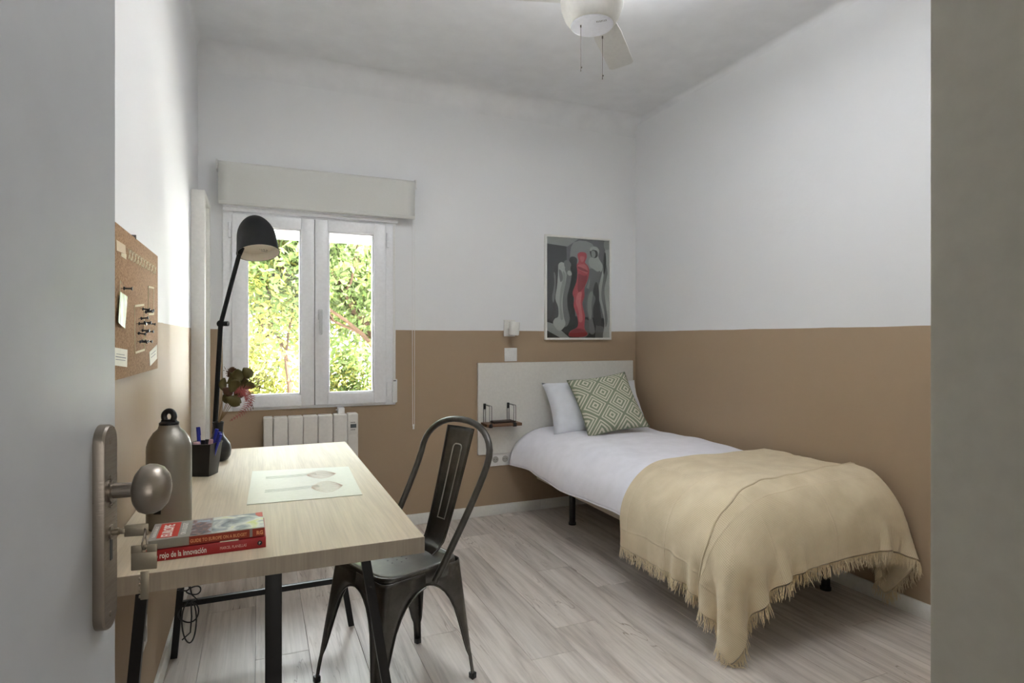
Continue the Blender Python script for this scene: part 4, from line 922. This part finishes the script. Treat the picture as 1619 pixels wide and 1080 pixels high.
pol(pr, 'md', [(600, 330), (620, 420), (590, 560), (600, 700), (620, 860), (600, 930), (588, 780), (560, 640), (570, 520)])
pol(pr, 'lt', [(450, 180), (480, 160), (515, 165), (540, 200), (530, 250), (545, 290), (572, 340), (560, 400), (520, 400), (460, 360), (438, 310), (450, 270), (470, 262), (460, 230)])
pol(pr, 'dk', [(452, 200), (480, 190), (520, 205), (525, 250), (500, 270), (470, 262), (455, 235)])
pol(pr, 'lt2', [(466, 205), (495, 203), (505, 240), (490, 268), (470, 255)])
pol(pr, 'md', [(455, 370), (520, 400), (550, 400), (535, 520), (540, 640), (520, 700), (480, 740), (470, 820), (500, 980), (450, 990), (440, 860), (415, 760), (425, 640), (450, 520)])
pol(pr, 'dk', [(505, 500), (530, 540), (540, 680), (560, 900), (500, 900), (480, 760), (505, 660), (480, 600)])
pol(pr, 'lt2', [(450, 600), (480, 600), (465, 720), (470, 800), (455, 860), (430, 780), (430, 680)])
pol(pr, 'md', [(445, 370), (460, 420), (430, 520), (400, 600), (395, 580), (425, 500)])
pol(pr, 'rd', [(335, 235), (370, 212), (415, 225), (420, 270), (405, 310), (435, 350), (445, 400), (430, 480), (400, 560), (400, 640), (380, 700), (390, 760), (405, 830), (400, 940), (430, 1000), (380, 1025), (262, 1020), (270, 970), (335, 930), (335, 840), (300, 730), (305, 660), (290, 600), (325, 500), (335, 410), (328, 340), (345, 300)])
pol(pr, 'rd2', [(345, 420), (390, 440), (425, 440), (410, 520), (385, 560), (350, 600), (335, 560), (340, 480)])
pol(pr, 'rd2', [(275, 975), (335, 945), (400, 960), (425, 1000), (380, 1024), (265, 1020)])
pol(pr, 'rdl', [(360, 255), (400, 260), (392, 300), (370, 305)]); pol(pr, 'rdl', [(340, 340), (400, 330), (430, 370), (425, 420), (380, 400), (345, 380)]); pol(pr, 'rdl', [(335, 610), (375, 600), (365, 700), (385, 860), (350, 880), (345, 780), (320, 700)])
pol(pr, 'rd2', [(345, 350), (420, 385), (430, 405), (380, 392), (342, 372)])
for (tone, cx, cy, rx, ry) in (('lt', 190, 345, 30, 36), ('md', 243, 332, 30, 38), ('blk', 300, 298, 32, 40), ('lt2', 612, 150, 30, 42), ('lt', 492, 205, 0, 0)):
    if rx: pol(pr, tone, [(cx + rx * cos(k * pi / 4), cy + ry * sin(k * pi / 4)) for k in range(8)])
pol(pr, 'lt', [(450, 185), (482, 160), (520, 168), (540, 205), (515, 195), (480, 190), (458, 205)])
pol(pr, 'dk', [(585, 235), (600, 225), (605, 330), (590, 420), (578, 400)]); pol(pr, 'md', [(165, 380), (190, 400), (200, 470), (180, 500), (168, 440)]); pol(pr, 'lt', [(250, 390), (275, 400), (282, 430), (262, 440), (240, 420)])
psh = build('statue_shapes_print', pr, ['p_' + k for k in tl], parent=po)
for m in psh.data.materials: pass
build('glazing', B().box(ix0, ix1, YB - .0175, YB - .0165, iz0, iz1), 'glass', parent=pic)

# ------------------------------------------------------------------ bed
MX0, MX1, MY0, MY1 = 1.83, 2.665, 1.86, 3.905
bed = thing('bed_base', 'low single bed base on black legs under the white duvet', 'bed', (2.25, 2.9, 0))
build('base_frame', B().box(MX0 + .02, MX1 - .01, MY0 + .02, MY1, .235, .325, .008), 'bedbase', parent=bed)
for x in (1.94, 2.60):
    for y in (3.53, 2.82, 2.12):
        b = B().cyl((x, y, .012), (x, y, .236), .021, seg=20); b.cyl((x, y, 0), (x, y, .014), .026, seg=20); build('leg', b, 'black', parent=bed)
mt_ = build('mattress', B().box(MX0 + .01, MX1 - .005, MY0 + .01, MY1, .3255, .56, .03, 3), 'linen', org=Vector((2.25, 2.9, .3255))); tag(mt_, 'white mattress hidden beneath the duvet on the bed base', 'mattress')
AX, AY, ZH, ZT, PE = 2.02, 2.0, .345, .602, 2.3       # duvet roundover: starts at x=AX / y=AY, ends at hem
WXs, WYs = .335, .205
def duv(x_, th):   # returns superellipse C,S
    return max(cos(th), 0) ** (2 / PE), max(sin(th), 0) ** (2 / PE)
NX, NY = 26, 18
def duvet(u, v):
    # u: 0 right edge -> 1 left hem ; v: 0 head -> 1 foot hem
    if u < .45: x = MX1 + .02 - (MX1 + .02 - AX) * (u / .45); Cx = 1; hx = 0
    else: th = (u - .45) / .55 * pi / 2; Cx, Sx = duv(0, th); x = AX - WXs * Sx; hx = Sx
    if u < .06: dr = (1 - u / .06)
    else: dr = 0
    if v < .75: y = MY1 + .008 - (MY1 + .008 - AY) * (v / .75); Cy = 1; hy = 0
    else: th = (v - .75) / .25 * pi / 2; Cy, Sy = duv(0, th); y = AY - WYs * Sy; hy = Sy
    z = ZH + (ZT - ZH) * Cx * Cy - .05 * dr ** 2
    x -= .0 ; w_ = sin(y * 9.0 + x * 2) * .004 + sin(y * 23 + x * 9 + 1.3) * .0022 + sin(x * 17 - y * 6) * .002
    z += w_ * (1 if hx < .9 else .3)
    cov = .25 if y < 2.6 else min(1, .25 + (y - 2.6) * 4); z -= .004 * (1 - cov) ; w_ *= cov
    if hx > .2: x += (1 - cov) * .008 + cov * hx * (.010 * sin(y * 7.3) + .006 * sin(y * 17 + 1)); z += hx ** 6 * (.010 * sin(y * 5.1 + 1))
    head = max(0, (y - 3.70) / .2)
    x -= hx * .03 * head
    return Vector((x, y, z))
b = B(); b.grid(duvet, 70, 100); dv_ = build('duvet', b, 'linen', org=Vector((2.2, 2.9, .4)), solid=.006, sharp=180); tag(dv_, 'smooth white duvet flaring over the side of the bed', 'duvet')
# hem piping
b = B(); b.tube([duvet(1, k / 119 * .995) for k in range(120)], .005, 6); build('hem', b, 'linen', parent=dv_)

# pillows
def pillow(name, label, cat, c, w, h, th, xdir, ydir, mat, n=26, uvs=None, crease=0, seed=0):
    T = frame_T(c, xdir, ydir); b = B()
    def f(sgn):
        def g(u, v):
            a, e = 2 * u - 1, 2 * v - 1; x = a * (1 - .07 * (1 - e * e)); y = e * (1 - .07 * (1 - a * a)); t = max(0, (1 - a ** 4) * (1 - e ** 4)) ** .55
            wv = 1 + crease * (sin(7 * a + seed) * sin(5 * e + 2 * seed) * .5 + sin(13 * a * e + seed) * .3)
            return T @ Vector((x * w / 2, y * h / 2, sgn * (th / 2 * t * wv)))
        return g
    b.grid(f(1), n, n, uv=lambda u, v: (u, v)); b.grid(f(-1), n, n, uv=lambda u, v: (u, v))
    bmesh.ops.remove_doubles(b.bm, verts=b.bm.verts[:], dist=.0003)
    o = build(name, b, mat, org=Vector(c), sharp=180); tag(o, label, cat)
    return o, T
yb_ = YB - .022
p_, Tp = pillow('pillow', 'plump white pillow leaning against the headboard', 'pillow', Vector((2.275, 3.775, .752)),   .80, .41, .20, (1, .0, -.0), (0, .55, 1), 'pillow', crease=.12, seed=1.3)
cu, Tq = pillow('cushion', 'square cushion with a green and cream diamond pattern in front of the white pillow', 'cushion', Vector((2.245, 3.575, .800)), .46, .46, .12, (1, -.10, .115), (-.12, .80, 1.0), 'diamond', crease=.06, seed=.4)
b = B(); b.tube([Tq @ Vector((x * .23 * (1 - .07 * (1 - y * y)), y * .23 * (1 - .07 * (1 - x * x)), 0)) for x, y in [(-1 + k / 10, -1) for k in range(20)] + [(1, -1 + k / 10) for k in range(20)] + [(1 - k / 10, 1) for k in range(20)] + [(-1, 1 - k / 10) for k in range(20)]], .003, 6, closed=True); build('seam_piping', b, 'diamond', parent=cu)

# ------------------------------------------------------------------ throw: small cloth simulation (position based)
def sim_throw():
    vx0, vx1, vy0, vy1 = 1.435, 3.00, 1.60, 2.56; ds = .020
    nx = int(round((vx1 - vx0) / ds)) + 1; ny = int(round((vy1 - vy0) / ds)) + 1
    gx, gy = np.meshgrid(np.linspace(vx0, vx1, nx), np.linspace(vy0, vy1, ny), indexing='ij')
    P = np.zeros((nx, ny, 3)); edge = MX1 - .01
    P[..., 0] = np.minimum(gx, edge + .025 + .0 * gx); P[..., 1] = gy; P[..., 2] = .625 - np.maximum(gx - edge, 0)
    # slight skew so the head edge runs a little askew of the bed
    tv = (gy - vy0) / (vy1 - vy0); P[..., 1] += (P[..., 0] - 2.0) * (.11 * tv - .03 * (1 - tv))
    P[..., 2] += .002 * np.sin(gx * 31) * np.sin(gy * 27)
    prev = P.copy(); dx = (vx1 - vx0) / (nx - 1); dy = (vy1 - vy0) / (ny - 1); dg = sqrt(dx * dx + dy * dy)
    cons = []
    for (ax_, st_, L0, k) in ((0, 1, dx, 1.0), (1, 1, dy, 1.0), (0, 2, 2 * dx, .12), (1, 2, 2 * dy, .12)):
        for ph in range(2 * st_):
            if ax_ == 0:
                i = np.arange(ph, nx - st_, 2 * st_) if st_ == 1 else np.arange(ph, nx - st_, 4); A = (i, slice(None)); Bn = (i + st_, slice(None))
            else:
                i = np.arange(ph, ny - st_, 2 * st_) if st_ == 1 else np.arange(ph, ny - st_, 4); A = (slice(None), i); Bn = (slice(None), i + st_)
            cons.append((A, Bn, L0, k))
    for ph in range(2):
        for (sa, sb) in (((0, 0), (1, 1)), ((0, 1), (1, 0))):
            i = np.arange(ph, nx - 1, 2)
            A = (i[:, None] + sa[0], np.arange(ny - 1)[None, :] + sa[1]); Bn = (i[:, None] + sb[0], np.arange(ny - 1)[None, :] + sb[1]); cons.append((A, Bn, dg, .35))
    g = np.array([0, 0, -9.8]); dt = 1 / 60.
    off = .020
    def collide(P, prev):
        x, y, z = P[..., 0], P[..., 1], P[..., 2]
        a = np.clip((AX + .0 - x) / (WXs + off), 0, 1); bq_ = np.clip((AY - y) / (WYs + off), 0, 1)
        Cx = (1 - a ** PE) ** (1 / PE); Cy = (1 - bq_ ** PE) ** (1 / PE)
        zt = ZH - .02 + (ZT + off - ZH + .02) * Cx * Cy
        ins = (x > AX - WXs - off) & (y > AY - WYs - off) & (x < edge + .03) & (z < zt) & (z > ZH - .03)
        pz = zt - z
        c = np.clip((z - ZH + .02) / (ZT + off - ZH + .02), 0, 1)
        xs = AX - (WXs + off) * (1 - np.clip(c / np.maximum(Cy, .05), 0, 1) ** PE) ** (1 / PE); ys = AY - (WYs + off) * (1 - np.clip(c / np.maximum(Cx, .05), 0, 1) ** PE) ** (1 / PE)
        pX = x - xs; pY = y - ys; pR = edge + .03 - x
        m = np.minimum(np.minimum(pz, np.maximum(pX, 0)), np.minimum(np.maximum(pY, 0), np.where(z < ZT - .02, np.maximum(pR, 0), 9)))
        mz = ins & (m == pz); mx = ins & (m == pX) & ~mz; my = ins & (m == pY) & ~mz & ~mx; mr = ins & ~mz & ~mx & ~my & (m == pR)
        P[..., 2][mz] = zt[mz]; P[..., 0][mx] = xs[mx]; P[..., 1][my] = ys[my]; P[..., 0][mr] = (edge + .03)
        hit = mz | mx | my | mr
        P[hit] = P[hit] * .35 + prev[hit] * .65 if False else P[hit]
        fl_ = P[..., 2] < .006; P[..., 2][fl_] = .006; hit |= fl_
        P[..., 0][mz] += (prev[..., 0][mz] - P[..., 0][mz]) * .8; P[..., 1][mz] += (prev[..., 1][mz] - P[..., 1][mz]) * .8
        w = P[..., 0] > XR - .034; P[..., 0][w] = XR - .034
        # bed base below the duvet hem
        lo = (P[..., 2] < ZH) & (P[..., 0] > MX0 - .0) & (P[..., 1] > MY0) & (P[..., 0] < edge); d1 = P[..., 0] - MX0; d2 = P[..., 1] - MY0
        e1 = lo & (d1 < d2); e2 = lo & ~e1; P[..., 0][e1] = MX0; P[..., 1][e2] = MY0
        return hit, mz
    hit = np.zeros((nx, ny), bool); top = hit
    for step in range(170):
        v = (P - prev) * .965; v[hit] *= .35; v[top] *= .0 if step > 12 else .3
        prev = P.copy(); P = P + v + g * dt * dt
        for it in range(14):
            for A, Bn, L0, k in cons:
                d = P[Bn] - P[A]; L = np.sqrt((d * d).sum(-1, keepdims=True)) + 1e-9; c = d * (.5 * k * (L - L0) / L); P[A] += c; P[Bn] -= c
            if it % 3 == 2: collide(P, prev)
        hit, top = collide(P, prev)
    return P, nx, ny, gx, gy
TPs, nx, ny, gx, gy = sim_throw()
# overlapping folded layer: a soft raised crease running from the wall side to the hanging corner
N = np.zeros_like(TPs); du = np.gradient(TPs, axis=0); dvv = np.gradient(TPs, axis=1); N = np.cross(du, dvv); N /= np.linalg.norm(N, axis=-1, keepdims=True) + 1e-9
fold = 1.975 + .065 * np.clip((gx - 2.2) / .5, 0, 1) - .07 * np.clip((2.0 - gx) / .45, 0, 1)
sd = fold - gy; bumpv = .004 * np.clip(sd / .02, 0, 1)
TPs = TPs + N * bumpv[..., None]
wr = .0018 * np.sin(gx * 22 + 3 * np.sin(gy * 9)) + .0016 * np.sin(gy * 37 + 2 * np.sin(gx * 7)); TPs = TPs + N * wr[..., None]
me_b = B(); uvl = me_b.bm.loops.layers.uv.new('UVMap'); VV = [[me_b.bm.verts.new(TPs[i, j]) for j in range(ny)] for i in range(nx)]
for i in range(nx - 1):
    for j in range(ny - 1):
        f = me_b.bm.faces.new((VV[i][j], VV[i + 1][j], VV[i + 1][j + 1], VV[i][j + 1]))
        for lp_, (a, c) in zip(f.loops, ((i, j), (i + 1, j), (i + 1, j + 1), (i, j + 1))): lp_[uvl].uv = (gx[a, c], gy[a, c])
thr = build('throw_blanket', me_b, 'throw', org=Vector((2.2, 2.1, .6)), solid=.005, sharp=180, subd=1); tag(thr, 'fringed cream cotton throw draped over the foot of the bed', 'throw')
nt = 30; F_ = np.zeros((nx, nt, 3)); FN = np.zeros((nx, nt, 3)); fu = np.zeros((nx, nt))
for i in range(nx):
    for t in range(nt):
        yv = 1.604 + (fold[i, 0] + .004 * sin(i * .9) - 1.604) * (t / (nt - 1)); q = (yv - 1.60) / (2.56 - 1.60) * (ny - 1); j = min(int(q), ny - 2); w = q - j
        F_[i, t] = TPs[i, j] * (1 - w) + TPs[i, j + 1] * w; FN[i, t] = N[i, j] * (1 - w) + N[i, j + 1] * w; fu[i, t] = yv
lift = .0090 + .010 * np.exp(-(np.arange(nt)[::-1] / 2.0) ** 2); FL = F_ + FN * lift[None, :, None]
fb = B(); uvl = fb.bm.loops.layers.uv.new('UVMap'); VV = [[fb.bm.verts.new(FL[i, t]) for t in range(nt)] for i in range(nx)]
for i in range(nx - 1):
    for t in range(nt - 1):
        f = fb.bm.faces.new((VV[i][t], VV[i + 1][t], VV[i + 1][t + 1], VV[i][t + 1]))
        for lp_, (a, c) in zip(f.loops, ((i, t), (i + 1, t), (i + 1, t + 1), (i, t + 1))): lp_[uvl].uv = (gx[a, 0], fu[a, c])
build('folded_layer', fb, 'throw', parent=thr, solid=.005, sharp=180, subd=1)
b = B(); b.tube([Vector(FL[i, nt - 1]) for i in range(nx)], .0058, 8); build('fold_edge', b, 'throw', parent=thr, sharp=180)
# fringe strands along the side and foot hems
b = B()
def strand(p, o_):
    L_ = rnd.uniform(.038, .062); d = Vector((o_.x * .5 + rnd.uniform(-.22, .22), o_.y * .5 + rnd.uniform(-.22, .22), -1)).normalized(); q = p.copy(); pts = [p]
    for k in range(3):
        d = (d + Vector((rnd.uniform(-.2, .2), rnd.uniform(-.2, .2), -.1))).normalized(); q = q + d * L_ / 3
        if q.z < .003: q.z = .003 + rnd.random() * .004; q += Vector((rnd.uniform(-.01, .01), rnd.uniform(-.01, .01), 0))
        pts.append(q.copy())
    b.tube(pts, [.0016, .0016, .0014, .0008], 3)
def hem_line(line, prevline, per):
    for k in range(len(line) - 1):
        a, c = Vector(line[k]), Vector(line[k + 1]); o_ = (a - Vector(prevline[k])); o_.z = 0
        if o_.length > 1e-6: o_.normalize(); o_ *= .3
        for q in range(per): strand(a.lerp(c, (q + rnd.random()) / per), o_)
TPs = TPs + N * (.006 * (gy < fold))[..., None]
hem_line(TPs[0], TPs[2], 7); hem_line(TPs[:, 0], TPs[:, 2], 7); hem_line(TPs[-1], TPs[-3], 4)
fr = build('fringe', b, 'fringe', parent=thr); fr['kind'] = 'stuff'

# ------------------------------------------------------------------ cork board on the left wall
XB = XL + .016
def LP(px, py, X=XB): return at_X(px, py, X)
cb_ = thing('cork_board', 'cork pin board hanging on the left wall above the desk', 'pin board', (XL, 2.05, 1.148))
cy1 = LP(249.5, 500).y; cz0, cz1 = 1.150, 1.532
build('cork_panel', B().box(XL, XB, 1.66, cy1, cz0, cz1, .0015), 'cork', parent=cb_)
def wallpoly(b, pts, X=XB, th=.0008):
    P = [LP(x, y, X) for x, y in pts]; b.skin([[b.bm.verts.new(p) for p in P], [b.bm.verts.new(p + Vector((th, 0, 0))) for p in P]]); return b
b = B(); n = 10
for k in range(n):
    xa = 202.6 + k * 4.5; ya = 393.5 + k * 3.0 ; hgt = 16 - k * .45; w_ = 3.1
    for (p, q) in (((xa, ya), (xa + w_, ya + hgt + 2)), ((xa + w_, ya + 2), (xa, ya + hgt))):
        A_, C_ = LP(*p), LP(*q); b.bar(A_ + Vector((.001, 0, 0)), C_ + Vector((.001, 0, 0)), 0.0016, .0028, (1, 0, 0))
build('cross_stitch_row', b, 'cream', parent=cb_, )
def outline(quad_, w=.003):
    b = B(); P = [LP(x, y) + Vector((.001, 0, 0)) for x, y in quad_]
    for i in range(4): b.bar(P[i], P[(i + 1) % 4], .0016, w * (2 if i % 2 == 0 else 1), (1, 0, 0))
    return b
build('tape_outline', outline([(234, 453.5), (242.5, 455.5), (242.5, 496.5), (234, 497)]), 'cream', parent=cb_)
build('tape_outline', outline([(212, 484), (227, 482), (228, 553), (213, 558)]), 'cream', parent=cb_)
def card(name, label, pts, mat, X=XB + .0003, lines=None):
    b = wallpoly(B(), pts, X); o = build(name, b, mat, org=LP(*pts[0])); tag(o, label, 'card')
    for ln in (lines or []): build('text_line', wallpoly(B(), ln, X + .0009, .0003), 'greyprint', parent=o)
    return o
card('paper_card', 'beige paper card pinned at the upper left of the cork board', [(183.5, 379), (197.8, 388), (198.5, 402), (184, 396)], 'card')
card('paper_tag', 'small cream tag overlapping the beige card on the cork board', [(191.5, 400), (199.5, 402), (199.2, 410.5), (191, 405)], 'cream', XB + .0013)
card('text_card', 'off-white card with grey lines of text at the lower left of the cork board', [(176, 548.5), (201, 553), (200.5, 580.5), (176, 577)], 'label', lines=[[(184, 559), (197, 561), (197, 562), (184, 560)], [(183, 563), (199, 565.5), (199, 567), (183, 564.6)], [(183, 567.5), (198, 569.5), (198, 570.6), (183, 568.8)]])
card('angled_label', 'off-white label tilted at the lower right corner of the cork board', [(236, 557), (248, 545), (248, 567), (237, 579)], 'label', lines=[[(239, 560), (246, 554), (246, 555), (239, 561)], [(239, 565), (246, 559), (246, 560), (239, 566)]])
sn = build('snapshot', wallpoly(B(), [(189.5, 461), (201, 469), (197.3, 519.5), (186.5, 510)], XB + .006, .0008), 'snapshot', org=LP(189, 461)); tag(sn, 'narrow landscape snapshot hanging by a string on the cork board', 'photo')
sb_ = build('string', B().tube([LP(189.5, 461, XB + .004), LP(190.2, 443.5, XB + .002), LP(198, 459, XB + .004)], .0007, 5).tube([LP(188, 462, XB + .003), LP(185.5, 480, XB + .001), LP(187, 491, XB + .001)], .0006, 5), 'cream'); sb_.parent = sn; sb_.matrix_parent_inverse = Matrix.Translation(-LP(189, 461)); 
def pin(label, px, py, ln=(1, 0, .0)):
    p = LP(px, py); d = Vector(ln).normalized(); t = thing('push_pin', label, 'push pin', p, group='black push pins on the cork board')
    build('needle', B().cyl(p, p + d * .012, .0007, seg=6), 'chain', parent=t); build('pin_head', B().lathe([(0, .006), (.0045, .006), (.0045, .0085), (.0022, .010), (.0020, .021), (.0042, .023), (.0048, .025), (0, .0255)], 12, T=axis_T(p, d)), 'blackplastic', parent=t); return t
pin('black push pin holding the hanging snapshot', 191, 456)
for (x, y, w_) in [(221.5, 488, 'upper left pin of the top trio'), (229, 491, 'right-hand pin of the top trio'), (227, 494, 'lowest pin of the top trio'), (219, 504, 'single pin just below the top trio'), (215.5, 511.5, 'leftmost pin in the second row of three'), (224, 510, 'middle pin in the second row of three'), (231, 511, 'rightmost pin in the second row of three'),
        (215.5, 526.5, 'leftmost pin in the third row of three'), (221, 523, 'middle pin in the third row of three'), (228, 524.5, 'rightmost pin in the third row of three'), (217, 540, 'leftmost pin in the bottom row of three'), (220, 539, 'middle pin in the bottom row of three'), (226, 539, 'rightmost pin in the bottom row of three')]:
    pin('black ' + w_ + ' on the cork board', x, y, (1, rnd.uniform(-.35, .2), rnd.uniform(-.15, .15)))
build('hanging_hook', B().box(XL, XB + .002, LP(214, 387).y - .002, LP(214, 387).y + .002, cz1 - .004, cz1 + .008), 'darkgrey', parent=cb_)
# wall socket under the desk
d0 = at_X(220, 1066, XL + .01); d1 = at_X(233, 970, XL + .01)
ds_ = thing('wall_socket', 'white double wall socket low on the left wall under the desk', 'socket', (XL, d0.y, d1.z - .16)); yA, yB = 1.90, at_X(233, 970, XL + .01).y; zB = at_X(233, 970, XL + .01).z
zA = zB - .088
build('socket_plate', B().box(XL, XL + .010, yB - .155, yB, zA, zB, .002), 'cap', parent=ds_)
for k in (.28, .72):
    c_ = Vector((XL + .010, yB - .155 + .155 * k, (zA + zB) / 2)); o_ = build('socket_well', B().lathe([(0, .0), (.021, 0), (.023, .0015), (.020, .0015), (.019, .0004), (0, .0004)], 24, T=axis_T(c_, (1, 0, 0))), 'socketgrey', parent=ds_)

# ------------------------------------------------------------------ ceiling fan
fc = at_z(936, 41, 2.50); FX, FY = fc.x, fc.y
fan = thing('ceiling_fan', 'white ceiling fan with a rounded hub and two pull chains', 'ceiling fan', (FX, FY, 2.5))
TF = Matrix.Translation((FX, FY, 2.50))
build('hub', B().lathe([(0, .002), (.086, .002), (.090, .006), (.108, .03), (.122, .07), (.127, .115), (.122, .16), (.10, .20), (.06, .225), (.03, .235), (0, .235)], 56, T=TF), 'fan', parent=fan, sharp=60)
build('bottom_disc', B().lathe([(0, -.004), (.078, -.004), (.083, -.002), (.085, .003), (0, .003)], 48, T=TF), 'fandisc', parent=fan)
build('down_rod', B().cyl((FX, FY, 2.72), (FX, FY, ZC - .04), .014), 'fan', parent=fan); build('ceiling_canopy', B().lathe([(0, 2.90), (.035, 2.90), (.06, 2.93), (.065, ZC), (0, ZC)], 32, T=Matrix.Translation((FX, FY, 0))), 'fan', parent=fan)
for k in range(3):
    # camera-frame direction (right .378, ahead .925) turned into the room frame
    a0 = atan2(.561 * CT - .232 * ST, .561 * ST + .232 * CT) - k * R(120) + R(1)
    dr_ = Vector((cos(a0), sin(a0), 0)); T_ = frame_T(Vector((FX, FY, 2.60)), dr_, Vector((-dr_.y, dr_.x, -.16))); b = B()
    ol = [(.09, -.045), (.30, -.060), (.60, -.060), (.614, -.052), (.618, -.04), (.618, .04), (.614, .052), (.60, .060), (.30, .060), (.09, .045)]
    b.prism(ol, .007, T_); build('blade', b, 'fan', parent=fan)
rtv = Vector((CT, -ST, 0)); fwv = Vector((ST, CT, 0))
for (px, y0, y1, n_) in ((918.3, 40, 108, 1), (952.5, 58, 121, 2)):
    dd = 1.25 * F / (HY - y0) ; p = at_z(px, y0, 2.496); zb = EYE - (y1 - HY) / F * (p.x * ST + p.y * CT)
    c_ = build('pull_chain', B().cyl((p.x, p.y, zb), (p.x, p.y, 2.497), .0011, seg=6), 'chain', parent=fan)
    b = B().cyl((p.x, p.y, zb - .012), (p.x, p.y, zb + .004), .0022, .0012, 8).sphere((p.x + .003, p.y, zb + .004), .0035, 8, 6); build('chain_pull', b, 'chain', parent=c_)
    build('chain_outlet', B().cyl((p.x, p.y, 2.488), (p.x, p.y, 2.498), .003, seg=8), 'chain', parent=fan)
mk = at_z(951, 33, 2.4955); b = B()
for i in range(7):
    for j in range(2): b.box(-.020 + i * .006, -.0165 + i * .006 - (.001 if (i + j) % 3 else 0), -.004 + j * .007, .001 + j * .007, 0, .0006, T=Matrix.Translation(mk) @ Matrix.Rotation(-YAW - .35, 4, 'Z'))
build('rating_print', b, 'greyprint', parent=fan)
